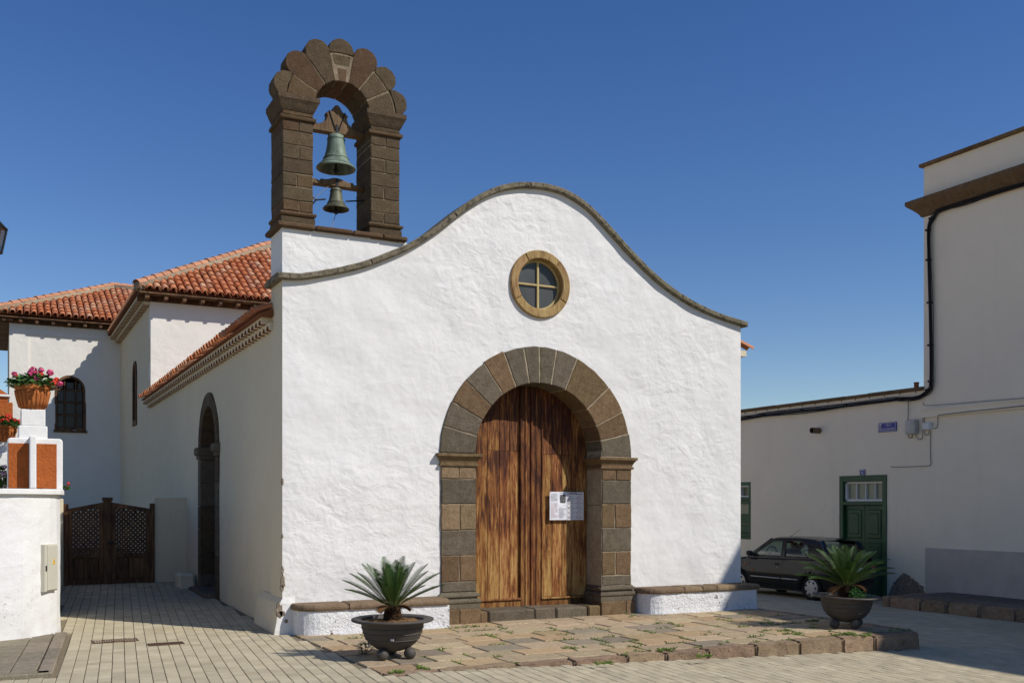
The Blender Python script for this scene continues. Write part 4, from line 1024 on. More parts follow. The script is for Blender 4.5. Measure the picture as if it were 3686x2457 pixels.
# ================================================================== terrace wall with planters at the left
tw = thing('terrace_wall', 'white rendered terrace wall with a coping of flat slabs at the left', 'wall', (-3.0, .95, 0))
path = [(-9, .15), (-6, .30), (-4.4, .42), (-3.85, .50), (-3.48, .62), (-3.22, .73), (-3.03, .92), (-2.88, 1.11), (-2.79, 1.28), (-2.74, 1.5), (-2.70, 2.2), (-2.62, 4.5), (-2.56, 8.05)]
pth = refine([*path], .16); pth = pth[:-int(math.hypot(9 - 2.56, 7.9) / .16)] if False else None
def dens(P, st):
    o = []
    for a, b in zip(P, P[1:]):
        a, b = Vector(a), Vector(b); k = max(1, int((b - a).length / st)); o += [a + (b - a) * (i / k) for i in range(k)]
    return o + [Vector(P[-1])]
P = dens(path, .13); zs = [-.2 + 2.13 * i / 14 for i in range(15)]
m = MB()
for i, p in enumerate(P):
    t = (P[min(i + 1, len(P) - 1)] - P[max(0, i - 1)]).normalized(); nn = Vector((t.y, -t.x))
    for z in zs:
        d = .014 * (noise.noise(Vector((p.x * 2.2, p.y * 2.2, z * 2.2))) + .6 * noise.noise(Vector((p.x * 6, p.y * 6, z * 6)))) + (.03 * max(0, .25 - z))
        m.v.append((p.x + nn.x * d, p.y + nn.y * d, z))
k = len(zs); m.f = [(i * k + j, (i + 1) * k + j, (i + 1) * k + j + 1, i * k + j + 1) for i in range(len(P) - 1) for j in range(k - 1)]
m.build('wall_body', 'plaster_rough', tw, recalc=False)
tp = MB(); pl = [tuple(p) for p in P] + [(-9, 8.05)]; tp.add([(x, y, 1.925) for x, y in pl], [tuple(range(len(pl)))]); tp.build('terrace_top', 'plaster_shade', tw, recalc=False)
def off(d, P=path):
    o = []
    for i, p in enumerate(P):
        t = (Vector(P[min(i + 1, len(P) - 1)]) - Vector(P[max(0, i - 1)])).normalized(); o.append((p[0] + t.y * d, p[1] - t.x * d))
    return o
oo_, ii_ = off(.055), off(-.22)
for a, b in ((0, 1), (1, 2), (2, 4), (4, 6), (6, 8), (8, 10), (10, 11), (11, 12)):
    plg = oo_[a:b + 1] + ii_[a:b + 1][::-1]; prism(plg, -1.995, -1.928, XY, .012).build('coping_slab', 'plaster_rough', tw)
# electricity box set in the wall
bx = thing('meter_box', 'beige metal electricity box with a yellow warning triangle in the white wall', 'box', (-2.9, 1.05, .7))
A = Vector((-2.985, .955)); B = Vector((-2.822, 1.215)); t2 = (B - A).normalized(); nv = Vector((t2.y, -t2.x)); bw = (B - A).length
def bmap(u, v, w): q = A + t2 * u + nv * (-w); return (q.x, q.y, v)
prism(rect(0, bw, .625, 1.255), -.045, .06, bmap, .006).build('box_frame', 'box', bx)
prism(rect(.05, bw - .012, .64, 1.24), -.060, -.04, bmap, .006).build('box_door', 'box', bx)
prism([(.16, .985), (.22, .985), (.19, 1.075)], -.0645, -.058, bmap, .001).build('warning_triangle', 'yellow', bx)
prism([(.193, 1.05), (.181, 1.022), (.19, 1.022), (.184, .997), (.199, 1.03), (.19, 1.03)], -.0665, -.0648, bmap, .0003).build('lightning_mark', 'ink', bx)
prism(rect(.012, .036, .90, .975), -.055, -.04, bmap, .004).build('lock', 'iron', bx)
# painted pillar on the terrace corner, pedestals and pots
PYF = 1.52
pil = thing('terrace_pillar', 'white and terracotta painted pillar block on the terrace corner', 'pillar', (-3.2, PYF + .2, 2.0))
pA, pB = onY(26, 1700, PYF).x, onY(226, 1700, PYF).x; zt = onY(120, 1576, PYF).z
def outl(x0, x1, z0, z1, r): return [(x0, z0), (x1, z0)] + arc(x1 - r, z1 - r, r, 0, 90, 5) + arc(x0 + r, z1 - r, r, 90, 180, 5)
prism(outl(pA, pB, 1.99, zt, .05), PYF, PYF + .34, XZ, .015).build('pillar_body', 'plaster_rough', pil)
for a, b in ((30, 104), (131, 204)):
    xa, xb = onY(a, 1700, PYF).x, onY(b, 1700, PYF).x; prism(rect(xa, xb, 2.01, zt - .075), PYF - .012, PYF + .02, XZ, .006).build('painted_panel', 'ochre', pil)
xa, xb = onY(106, 1700, PYF - .2).x, onY(131, 1700, PYF - .2).x
prism(outl(xa, xb, 2.0, zt + .02, .02), PYF - .20, PYF + .05, XZ, .012).build('fin', 'plaster_rough', pil)
ped = thing('pedestal', 'stepped white pedestal carrying the front geranium pot', 'pedestal', (-3.15, PYF + .17, zt))
x0, x1 = onY(66, 1550, PYF + .05).x, onY(171, 1550, PYF + .05).x; zm = onY(100, 1531, PYF + .05).z; z2 = onY(100, 1471, PYF + .05).z; pcx = (x0 + x1) / 2; pcy = PYF + .05 + (x1 - x0) / 2
MB().bbox(x0, x1, PYF + .05, PYF + .05 + x1 - x0, zt - .06, zm, .012).build('lower_step', 'plaster_rough', ped)
MB().bbox(x0 + .03, x1 - .025, PYF + .08, PYF + .02 + x1 - x0, zm + .001, z2, .012).build('upper_step', 'plaster_rough', ped)
def clay_pot(label, cx, cy, z, r, h):
    t = thing('flower_pot', label, 'flower pot', (cx, cy, z), 'terracotta pots on the terrace')
    n = 44; m = MB(); prof = [(.0, 0), (.60, 0), (.66, .06), (.80, .35), (.90, .65), (.945, .82)]
    for f, q in prof:
        for j in range(n):
            a = 2 * math.pi * j / n; rr = f * r * (1 + (.028 * math.cos(a * 22 / 1) if .05 < q < .8 else 0)); m.v.append((cx + rr * math.cos(a), cy + rr * math.sin(a), z + q * h))
    m.f = [(i * n + j, i * n + (j + 1) % n, (i + 1) * n + (j + 1) % n, (i + 1) * n + j) for i in range(len(prof) - 1) for j in range(n)]
    m.build('pot_body', 'clay', t, smooth=True)
    MB().lathe((cx, cy, z), [(.93 * r, .80 * h), (.99 * r, .815 * h), (1.0 * r, .84 * h), (1.0 * r, .97 * h), (.97 * r, h), (.88 * r, h), (.86 * r, .86 * h), (0, .86 * h)], 44).build('pot_rim', 'clay', t, smooth=False)
    for k in range(22):
        a = 2 * math.pi * k / 22 + .14
        MB().tube([(cx + f * r * math.cos(a), cy + f * r * math.sin(a), z + q * h) for f, q in ((.70, .10), (.81, .35), (.90, .62), (.935, .76))], .021 * r / .23, 6).build('flute', 'clay', t, smooth=True)
    return t
def geranium(label, cx, cy, z, r, h, n, cols, seed, group='geraniums in terracotta pots'):
    t = thing('geranium', label, 'flowers', (cx, cy, z), group); q = random.Random(seed); m = MB(); ms = MB(); heads = []
    for i in range(n):
        a = q.uniform(0, 6.28); rr = r * math.sqrt(q.random()) * q.uniform(.8, 1.2); hh = h * q.uniform(.15, .95) * (1.1 - .5 * (rr / r) ** 2)
        p = Vector((cx + rr * math.cos(a), cy + rr * math.sin(a), z + hh)); s = q.uniform(.022, .042)
        nrm = Vector((q.uniform(-.8, .8), q.uniform(-.8, .8), 1)).normalized(); u = nrm.cross(Vector((0, 1, .3))).normalized(); v = nrm.cross(u); k = len(m.v)
        ring = 7
        m.v.append(tuple(p - nrm * s * .25)); m.v += [tuple(p + (u * math.cos(6.283 * j / ring) + v * math.sin(6.283 * j / ring)) * s * q.uniform(.8, 1.1)) for j in range(ring)]
        m.f += [(k, k + 1 + j, k + 1 + (j + 1) % ring) for j in range(ring)]
        if i % 4 == 0: ms.tube([(cx + rr * .4 * math.cos(a), cy + rr * .4 * math.sin(a), z - .02), tuple(p)], .0035, 4, False)
    m.build('foliage', 'leaf', t, recalc=False); ms.build('stems', 'leaf', t)
    for (dx, dy, dz, sz, c) in cols:
        fm = MB(); c0 = Vector((cx + dx, cy + dy, z + dz))
        for j in range(34):
            d = Vector((q.gauss(0, 1), q.gauss(0, 1), q.gauss(.25, .9))).normalized(); p = c0 + d * sz * q.uniform(.65, 1.); u = d.cross(Vector((.3, .2, 1))).normalized(); v = d.cross(u); k = len(fm.v); s = sz * .42
            fm.v += [tuple(p + (u * math.cos(6.283 * i / 5) + v * math.sin(6.283 * i / 5)) * s + d * s * .2 * ((i % 2) - .5)) for i in range(5)]; fm.f.append(tuple(range(k, k + 5)))
        fm.tube([tuple(c0 - Vector((dx * .3, dy * .3, dz))), tuple(c0)], .004, 4, False)
        fm.build('flower_head', c, t, recalc=False)
    return t
clay_pot('fluted terracotta pot of pink geraniums on the front white pedestal', pcx, pcy, z2 + .002, .232, .345)
fz = z2 + .30
def fpos(px, py): p = onY(px, py, pcy - .12); return (p.x - pcx, p.y - pcy, p.z - fz)
heads = [(120, 1335, .05, 'pink'), (112, 1345, .045, 'pink'), (128, 1365, .042, 'pink'), (148, 1332, .035, 'pink'), (150, 1348, .034, 'red'), (180, 1342, .042, 'pink'), (188, 1378, .046, 'red'), (203, 1367, .032, 'red'), (216, 1381, .034, 'pink'), (52, 1346, .032, 'pink'), (57, 1352, .025, 'red')]
geranium('pink and red geranium in the fluted pot on the front pedestal', pcx, pcy, fz, .31, .22, 420, [(*fpos(a, b), s * 1.22, c) for a, b, s, c in heads], 3)
q2 = onY(22, 1590, 2.75); t_ = thing('pedestal', 'white pedestal under the red geranium pot at the left edge', 'pedestal', (q2.x, 2.75, 2.0))
MB().bbox(q2.x - .16, q2.x + .02, 2.62, 2.85, 1.9, q2.z, .01).build('upper_step', 'plaster_rough', t_); MB().bbox(q2.x - .20, q2.x + .05, 2.58, 2.89, 1.9, onY(20, 1628, 2.58).z, .01).build('lower_step', 'plaster_rough', t_)
cxa = q2.x - .07
clay_pot('terracotta pot of red geraniums cut by the left edge of the view', cxa, 2.73, q2.z + .002, .22, .24)
geranium('red geranium spilling over the pot at the left edge', cxa, 2.73, q2.z + .2, .26, .17, 240, [(.1, -.1, .16, .05, 'red'), (.17, -.05, .12, .04, 'red'), (.02, -.15, .09, .045, 'red'), (.24, 0, .1, .04, 'red'), (-.08, -.1, .15, .045, 'red'), (.08, -.2, .1, .035, 'red')], 8)
p3_ = onY(8, 1725, 2.2); geranium('pale pink geranium growing behind the pillar at the left edge', p3_.x, 2.2, p3_.z - .12, .17, .32, 150, [(.02, -.08, .2, .045, 'lilac'), (.09, -.1, .24, .04, 'lilac'), (.09, -.1, .03, .04, 'lilac'), (.03, -.1, .30, .03, 'lilac')], 21, None)
p4_ = onY(225, 1755, 1.75); geranium('small red geranium trailing over the end of the terrace coping', p4_.x - .02, 1.75, p4_.z - .04, .085, .11, 45, [(-.03, 0, .115, .028, 'red'), (.095, 0, .10, .024, 'red')], 22, None)
# terracotta pillar with white cap further back
tpil = thing('gate_pillar', 'terracotta painted pillar with white ledge and pyramid top at the left edge', 'pillar', (-5.6, 3.6, 2.0))
YQ = 3.9; a_, b_ = onY(-60, 1600, YQ).x, onY(46, 1600, YQ).x; z_1 = onY(20, 1447, YQ).z; z_2 = onY(20, 1427, YQ).z; z_3 = onY(20, 1419, YQ).z; z_4 = onY(0, 1406, YQ).z; c_ = onY(36, 1430, YQ).x
MB().bbox(a_, b_, YQ, YQ + b_ - a_, 1.9, z_1, .01).build('shaft', 'ochre', tpil)
MB().bbox(a_ + .03, c_ - .03, YQ + .04, YQ + c_ - a_ - .04, z_1, z_2, .008).build('neck', 'ochre', tpil)
MB().bbox(a_ - .0, c_, YQ + .0, YQ + c_ - a_, z_2, z_3, .008).build('ledge', 'plaster_rough', tpil)
cxm, cym = (a_ + c_) / 2, YQ + (c_ - a_) / 2
MB().add([(a_ + .02, YQ + .02, z_3), (c_ - .02, YQ + .02, z_3), (c_ - .02, YQ + c_ - a_ - .02, z_3), (a_ + .02, YQ + c_ - a_ - .02, z_3), (cxm, cym, z_4 + .08)], [(0, 1, 4), (1, 2, 4), (2, 3, 4), (3, 0, 4), (3, 2, 1, 0)]).build('pyramid_top', 'ochre', tpil)
# street lamp, only the edge of its lantern reaches into the view
YL = 2.6; lp = onY(-24, 850, YL); LX = lp.x
lam = thing('street_lamp', 'black iron street lamp with a tapered glass lantern at the upper left edge', 'lamp', (LX, YL, 1.93))
ztop, zbot = onY(0, 818, YL).z, onY(0, 908, YL).z; rt = onY(31, 830, YL).x - LX; rb = onY(10, 900, YL).x - LX
MB().tube([(LX, YL, 1.9), (LX, YL, 2.5), (LX, YL, zbot - .05)], [.07, .045, .035], 12).lathe((LX, YL, 1.93), [(.14, 0), (.14, .06), (.09, .12), (.08, .4), (.05, .45)], 16).build('post', 'iron', lam, smooth=True)
m = MB(); c4 = [(-1, -1), (1, -1), (1, 1), (-1, 1)]
ru, rl = rt / 1.15, rb / 1.15
c4 = [(math.cos(R(YDEG)), math.sin(R(YDEG))) for YDEG in (-63, 27, 117, 207)]
for (x, y) in c4: m.tube([(LX + x * rb, YL + y * rb, zbot), (LX + x * rt, YL + y * rt, ztop)], .016, 6)
for r_, z_ in ((rb, zbot), (rt, ztop)):
    for (xa, ya), (xb, yb_) in zip(c4, c4[1:] + c4[:1]): m.tube([(LX + xa * r_, YL + ya * r_, z_), (LX + xb * r_, YL + yb_ * r_, z_)], .018, 6)
m.build('lantern_frame', 'iron', lam)
for (xa, ya), (xb, yb_) in zip(c4, c4[1:] + c4[:1]):
    MB().add([(LX + xa * rb * .97, YL + ya * rb * .97, zbot), (LX + xb * rb * .97, YL + yb_ * rb * .97, zbot), (LX + xb * rt * .97, YL + yb_ * rt * .97, ztop), (LX + xa * rt * .97, YL + ya * rt * .97, ztop)], [(0, 1, 2, 3)]).build('glass_pane', 'lamp_glass', lam, recalc=False)
m = MB(); k = [(LX + x * rt * 1.04, YL + y * rt * 1.04, ztop + .01) for x, y in c4] + [(LX + x * rt * .35, YL + y * rt * .35, ztop + .13) for x, y in c4]
m.add(k, [(0, 1, 5, 4), (1, 2, 6, 5), (2, 3, 7, 6), (3, 0, 4, 7), (4, 5, 6, 7), (3, 2, 1, 0)]).build('lantern_roof', 'iron', lam)
MB().lathe((LX, YL, zbot), [(.01, .0), (.05, .02), (.06, .12), (.04, .2), (0, .22)], 12).build('bulb', 'white_paint', lam, smooth=True)

# ================================================================== bowl planters with cycads
def bowl(label, cx, cy, z, tilt, feet):
    t = thing('bowl_planter', label, 'planter', (cx, cy, z), 'dark bowl planters on the forecourt'); c = (cx, cy, z)
    pr = [(.0, .085), (.10, .088), (.19, .115), (.27, .175), (.325, .25), (.352, .33), (.365, .40), (.37, .425)]
    mats = Matrix.Translation(c) @ Matrix.Rotation(tilt, 4, Vector((.6, .8, 0))) @ Matrix.Translation((-cx, -cy, -z))
    def fx(m): m.v = [tuple(mats @ Vector(v)) for v in m.v]; return m
    fx(MB().lathe(c, pr, 48)).build('bowl', 'pot', t, smooth=True)
    for zz, rr in ((.23, .315), (.30, .346), (.36, .36)): fx(MB().lathe((cx, cy, z + zz), [(rr, -.006), (rr + .007, 0), (rr + .002, .006)], 48)).build('throwing_ring', 'pot', t, smooth=True)
    fx(MB().lathe(c, [(.36, .418), (.455, .430), (.475, .438), (.482, .452), (.475, .464), (.46, .468), (.375, .458), (.365, .445), (.36, .40), (.355, .38)], 56)).build('rim', 'pot', t, smooth=True)
    s = MB(); n = 28
    for i in range(7):
        for j in range(n):
            r_ = .36 * i / 6; a = 6.2832 * j / n; s.v.append((cx + r_ * math.cos(a), cy + r_ * math.sin(a), z + .425 + .025 * noise.noise(Vector((r_ * math.cos(a) * 14, r_ * math.sin(a) * 14, 0))) + .03 * (1 - i / 6)))
    s.f = [(i * n + j, i * n + (j + 1) % n, (i + 1) * n + (j + 1) % n, (i + 1) * n + j) for i in range(6) for j in range(n)]
    fx(s).build('soil', 'soil', t)
    for a in feet:
        fx_, fy_ = cx + .235 * math.cos(R(a)), cy + .235 * math.sin(R(a))
        MB().lathe((fx_, fy_, z + .071), [(.071 * math.sin(math.pi * i / 12), -.071 * math.cos(math.pi * i / 12)) for i in range(13)], 20).build('foot_ball', 'pot', t, smooth=True)
    return t
def frond(m, rib, base, az, el, ln, droop, roll=0., lw=.125, n=34, q=rnd):
    p = Vector(base); pts = []; e = el
    for i in range(n + 1):
        d = Vector((math.cos(az) * math.cos(e), math.sin(az) * math.cos(e), math.sin(e))); pts.append((p.copy(), d.copy())); p += d * (ln / n); e -= droop / n * (.5 + 1.2 * i / n)
    rib.tube([a for a, _ in pts[::3]] + [pts[-1][0]], [.0065 * (1 - .75 * i / (len(pts[::3]))) for i in range(len(pts[::3]) + 1)], 5)
    for i, (a, d) in enumerate(pts):
        f = i / n
        if f < .12: continue
        s = Vector((-math.sin(az), math.cos(az), 0)); u = s.cross(d).normalized() * -1
        if u.z < 0: u = -u
        L_ = lw * (math.sin(math.pi * min(1, (f - .08) / .95)) ** .55) * (1 if f < .8 else 1 - (f - .8) * 2.2) + .012
        for sg in (-1, 1):
            dirn = (s * sg * .86 + u * (.38 + roll * sg) + d * (.48 + .4 * f)).normalized(); tip = a + dirn * L_ * q.uniform(.88, 1.05) - Vector((0, 0, .012)) * q.random(); w = d * .0062
            k = len(m.v); mid = a + dirn * L_ * .5 + u * .004
            m.v += [tuple(a - w), tuple(a + w), tuple(mid + w * .95), tuple(mid - w * .95), tuple(tip)]; m.f += [(k, k + 1, k + 2, k + 3), (k + 3, k + 2, k + 4)]
def cycad(label, cx, cy, z, th, fr, seed, lw):
    t = thing('cycad', label, 'palm', (cx, cy, z), 'cycads in bowl planters'); q = random.Random(seed)
    m = MB().lathe((cx, cy, z - .03), [(.0, 0), (.085, 0), (.105, .05), (.108, th * .6), (.09, th + .02), (.05, th + .05), (0, th + .06)], 20); m.build('trunk', 'trunk', t)
    sm = MB()
    for i in range(150):                                    # leaf-base scales
        a = q.uniform(0, 6.28); zz = z + q.uniform(0, th); r_ = .098; p = Vector((cx + r_ * math.cos(a), cy + r_ * math.sin(a), zz)); d = Vector((math.cos(a), math.sin(a), q.uniform(.3, 1.2))).normalized(); s = Vector((-math.sin(a), math.cos(a), 0)) * .014
        k = len(sm.v); sm.v += [tuple(p - s), tuple(p + s), tuple(p + d * q.uniform(.02, .045))]; sm.f.append((k, k + 1, k + 2))
    sm.build('leaf_bases', 'trunk', t, recalc=False)
    for az, el, ln, dr in fr:
        fm, rb_ = MB(), MB(); a = R(az); frond(fm, rb_, (cx + .03 * math.cos(a), cy + .03 * math.sin(a), z + th + .01), a, R(el), ln, R(dr), 0, lw * q.uniform(.9, 1.1), 34, q)
        o = fm.build('frond', 'dead' if el < 5 else 'frond', t, recalc=False); rb_.build('midrib', 'frond_rib', o)
    return t
CAMAZ = -math.degrees(YAW)                                  # azimuth of the picture's right-hand direction
PL_ = onZ(1413, 2366, 0); c1 = (PL_.x, PL_.y)
bowl('dark bowl planter on ball feet at the left of the chapel door', c1[0], c1[1], .0, .0, (CAMAZ + 248, CAMAZ + 335, CAMAZ + 100))
def fr_list(base, seed, extra, ln):
    q = random.Random(seed); return [(CAMAZ + a + q.uniform(-4, 4), e, ln * k, d) for a, e, k, d in base] + [(CAMAZ + q.uniform(0, 360), q.uniform(60, 84), ln * q.uniform(.6, .85), 10) for _ in range(extra)]
left_f = [(176, 33, 1.05, 10), (200, 28, .95, 14), (150, 52, 1.08, 12), (215, 50, .95, 12), (120, 72, 1.0, 8), (250, 74, .92, 8), (60, 74, 1.0, 8), (80, 80, .9, 6), (300, 76, .9, 8), (28, 54, 1.05, 12), (10, 42, 1.08, 14), (340, 50, 1.0, 14), (355, 28, 1.05, 10), (320, 34, .95, 14), (265, 40, .8, 16), (95, 46, .9, 14), (225, 64, .85, 8), (70, 58, .95, 12), (160, 62, .95, 10), (190, 45, 1.0, 12), (310, 60, .9, 10), (45, 64, .95, 10), (240, 2, .34, 40), (20, -2, .3, 40)]
cycad('upright dark green cycad in the left bowl planter', c1[0], c1[1], .42, .17, fr_list(left_f, 2, 7, .60), 4, .118)
lab = onZ(1444, 2300, 0)                                    # small paper label on the bowl
tg = thing('price_label', 'tiny pale label stuck on the left bowl planter', 'label', (c1[0], c1[1] - .35, .25))
ldir = Vector((math.cos(R(CAMAZ - 84)), math.sin(R(CAMAZ - 84)))); ls = Vector((-ldir.y, ldir.x))
def lmap(u, v, w): q = Vector(c1) + ldir * (.338 - w) + ls * u; return (q.x, q.y, .255 + v + w * 0)
m = MB(); prism(rect(-.02, .02, -.012, .012), -.006, .004, lmap, .001, m); m.build('paper', 'paper2', tg); m = MB(); prism(rect(-.012, .012, -.005, .005), -.0075, -.0062, lmap, .0003, m); m.build('print', 'ink_grey', tg)
PR_ = onZ(3044, 2256, 0); c2 = (PR_.x, PR_.y)
bowl('dark bowl planter near the right kerb corner of the forecourt', c2[0], c2[1], .0, .03, (CAMAZ + 212, CAMAZ + 285, CAMAZ + 25))
right_f = [(180, 22, 1.0, 22), (172, 42, 1.0, 34), (165, 56, .98, 34), (195, 40, .95, 40), (205, 24, .85, 30), (140, 62, .9, 24), (110, 74, .85, 18), (75, 72, .85, 18), (55, 66, .9, 22), (30, 56, 1.0, 34), (12, 46, 1.05, 38), (2, 24, 1.0, 24), (348, 38, .95, 36), (330, 52, .85, 40), (300, 44, .75, 44), (260, 46, .72, 44), (235, 50, .75, 44), (280, 70, .6, 26), (220, 66, .8, 30), (20, 70, .8, 26), (90, 50, .8, 34), (130, 40, .8, 34), (50, 40, .8, 34), (185, 52, .95, 30), (8, 60, .9, 26), (350, 62, .85, 26), (150, 74, .8, 18), (215, 0, .36, 50), (335, 3, .34, 50)]
cycad('wide spreading cycad in the right bowl planter', c2[0], c2[1], .43, .16, fr_list(right_f, 6, 6, .74), 9, .14)
def herb(name, label, x, y, z, n, r, h, mat, seed, s0=.018, s1=.034, cat='plant'):
    t = thing(name, label, cat, (x, y, z)); q = random.Random(seed); m = MB(); sm = MB()
    for i in range(n):
        a = q.uniform(0, 6.28); rr = r * math.sqrt(q.random()); hh = h * q.uniform(.1, 1) * (1 - .5 * (rr / r)); p = Vector((x + rr * math.cos(a), y + rr * math.sin(a), z + hh)); d = Vector((math.cos(a + q.uniform(-1, 1)), math.sin(a + q.uniform(-1, 1)), q.uniform(-.2, .6))).normalized(); s = d.cross(Vector((0, 0, 1))).normalized(); l = q.uniform(s0, s1); w = l * .36; k = len(m.v)
        m.v += [tuple(p), tuple(p + d * l * .5 + s * w), tuple(p + d * l), tuple(p + d * l * .5 - s * w)]; m.f += [(k, k + 1, k + 2), (k, k + 2, k + 3)]
        if i % 6 == 0: sm.tube([(x + rr * .3 * math.cos(a), y + rr * .3 * math.sin(a), z), tuple(p)], .003, 4, False)
    m.build('leaves', mat, t, recalc=False); sm.build('stems', mat, t)
R2 = Vector((CA, -SA)); F2 = Vector((SA, CA))
p = Vector(c2) + R2 * .10 - F2 * .18; herb('leafy_weed', 'bright green leafy weed beside the cycad in the right planter', p.x, p.y, .42, 260, .10, .22, 'weed', 31, .022, .042)
p = Vector(c2) + R2 * .30 - F2 * .05; herb('leafy_weed', 'low green weed at the right rim of the right planter', p.x, p.y, .42, 150, .11, .09, 'weed', 32)
p = onZ(1312, 2352, 0); herb('leafy_weed', 'dark spiky weed growing from the paving beside the left planter', p.x, p.y, 0, 85, .10, .20, 'dryweed', 33, .035, .06)

# ================================================================== notices on the door
def notice(label, x0, x1, z0, z1, mat, body):
    t = thing('notice', label, 'notice', ((x0 + x1) / 2, .39, z0), 'paper notices on the chapel door'); mp = lambda u, v, w: (u, .392 + w, v)
    m = MB(); nx, nz = 12, 16; warp = .010 if body == 'photo' else .002
    for j in range(nz + 1):
        for i in range(nx + 1): u, v = x0 + (x1 - x0) * i / nx, z0 + (z1 - z0) * j / nz; m.v.append((u, .386 - warp * (abs(noise.noise(Vector((u * 9, 0, v * 7)))) if 0 < j < nz else 0), v))
    m.f = [(j * (nx + 1) + i, j * (nx + 1) + i + 1, (j + 1) * (nx + 1) + i + 1, (j + 1) * (nx + 1) + i) for j in range(nz) for i in range(nx)]
    m.build('sheet', mat, t, recalc=False)
    q = random.Random(int(x0 * 1000)); W_, H = x1 - x0, z1 - z0; ya = .3845 - warp * .8
    def lines(u0, u1, v0, v1, st, ink, h=.35):
        m = MB(); v = v1
        while v > v0:
            u = u0; e = u1 - (u1 - u0) * q.choice([0, 0, .1, .35])
            while u < e - .005:
                w = min(q.uniform(.006, .022), e - u); m.add([(x0 + u, ya, z0 + v), (x0 + u + w, ya, z0 + v), (x0 + u + w, ya, z0 + v + st * h), (x0 + u, ya, z0 + v + st * h)], [(0, 1, 2, 3)]); u += w + .004
            v -= st
        m.build('print', ink, t, recalc=False)
    if body == 'photo':
        lines(.02, .15, .30, H - .03, .012, 'ink_grey'); lines(.02, .15, .03, .27, .016, 'ink_red', .25); lines(.17, W_ - .015, .03, .19, .014, 'ink_grey', .3); lines(.19, W_ - .03, H - .03, H - .02, .012, 'ink', .6)
        m = MB(); m.add([(x1 - .125, ya - .001, z1 - .175), (x1 - .025, ya - .001, z1 - .175), (x1 - .025, ya - .001, z1 - .045), (x1 - .125, ya - .001, z1 - .045)], [(0, 1, 2, 3)]); m.build('picture', 'photo', t, recalc=False)
        MB().lathe((x0 + .012, .378, z1 - .008), [(0, -.004), (.006, -.004), (.006, 0)], 8, 'Y').build('drawing_pin', 'red', t)
    else:
        lines(.03, W_ - .03, H - .045, H - .02, .02, 'ink', .5)
        for c0 in (.015, .165):
            v = H - .075
            while v > .04: lines(c0 + .035, c0 + .10, v - .001, v, .012, 'ink', .5); lines(c0, c0 + .05, v - .018, v - .017, .012, 'ink_red', .5); lines(c0, c0 + .13, v - .055, v - .032, .0125, 'ink_grey', .42); v -= .078
notice('crumpled white notice with a dark photograph on the chapel door', 4.457, 4.777, 1.536, 1.995, 'paper', 'photo')
notice('greyish timetable notice on the right edge of the chapel door', 4.784, 5.102, 1.534, 1.992, 'paper2', 'text')

# ================================================================== houses along the street at the right
XR = 15.5; mpx = YZ(XR)
th = thing('tall_house', 'tall white two storey house with stone cornice at the right edge', 'house', (XR, -6, -.3))
sheet(rect(-19, 2.42, -.7, 9.55), [], .8, mpx, lumpy(.006, 3.), .4).build('wall', 'plaster_house', th)
MB().box(XR + .4, XR + 9, -19, 2.42, -.7, 9.3).build('house_body', 'plaster_house', th)
MB().box(XR + .02, XR + .41, 2.30, 2.425, 4.3, 9.54).build('end_wall', 'plaster_house', th)
y = 2.50
while y > -19:
    y1 = y - .92; MB().bbox(XR - .09, XR + .4, max(y1, -19) + .004, y, 9.552, 9.63, .015).build('parapet_coping', 'stone_brown', th); y = y1
y = 2.72; first = True
while y > -18.5:                                            # moulded cornice stones
    y1 = y - rnd.uniform(.42, .62); prof = [(0, 8.40), (.04, 8.42), (.06, 8.47), (.10, 8.52), (.18, 8.60), (.25, 8.66), (.28, 8.70), (.28, 8.78), (.26, 8.79), (0., 8.83)]
    m = MB(); n_ = len(prof); m.v = [(XR + .06 - .06 - o, yy - (0 if not first or yy != y else (.28 - o)), z) for yy in (y, y1 + .016) for o, z in prof]
    m.f = [(i, i + 1, n_ + i + 1, n_ + i) for i in range(n_ - 1)] + [tuple(range(n_)), tuple(range(n_, 2 * n_))[::-1], (0, n_, 2 * n_ - 1, n_ - 1)]
    m.build('cornice_stone', 'stone_brown', th); y = y1; first = False
mj = MB(); mj.v = [(XR - max(0, o - .010), yy, z) for yy in (2.40, -18.5) for o, z in prof]; mj.f = [(i, i + 1, n_ + i + 1, n_ + i) for i in range(n_ - 1)]; mj.build('cornice_mortar', 'mortar', th)
MB().box(XR - .075, XR + .1, -19, 2.43, 3.78, 3.93).box(XR - .10, XR + .1, -19, 2.44, 3.93, 3.975).build('string_course', 'plaster_house', th)
MB().box(XR - .022, XR + .05, -19, 2.36, -.6, .79).build('painted_plinth', 'plinth', th)
MB().box(XR + .03, XR + 9, -19, -3.2, 9.64, 11.45).build('shadow_block', 'plaster_house', th); MB().bbox(XR - .07, XR + 9, -19, -3.15, 11.451, 11.53, .015).build('parapet_coping', 'stone_brown', th)  # unseen taller block, added to throw the shadow onto the chapel corner
lh = thing('low_house', 'low white street house with green door and stone roof edge', 'house', (XR, 8, -.4))
dY0, dY1, dZ = 3.505, 5.02, 2.50
wY0, wY1 = 8.41, 9.45
sheet(rect(2.42, 22, -.8, 4.42), [[(dY0, -.7), (dY1, -.7), (dY1, dZ), (dY0, dZ)], rect(wY0, wY1, .79, 2.42)], .5, YZ(XR + .015), lumpy(.006, 8.), .35).build('wall', 'plaster_house', lh)
MB().box(XR + .37, XR + 8, 2.5, 22, -.8, 4.3).build('house_body', 'plaster_house', lh)
y = 2.40
while y < 22:
    y1 = y + rnd.uniform(.7, .95); MB().bbox(XR - .07, XR + .3, y + .003, y1 - .003, 4.425, 4.50 + rnd.uniform(-.006, .006), .015).build('roof_edge_stone', 'stone_brown', lh); y = y1
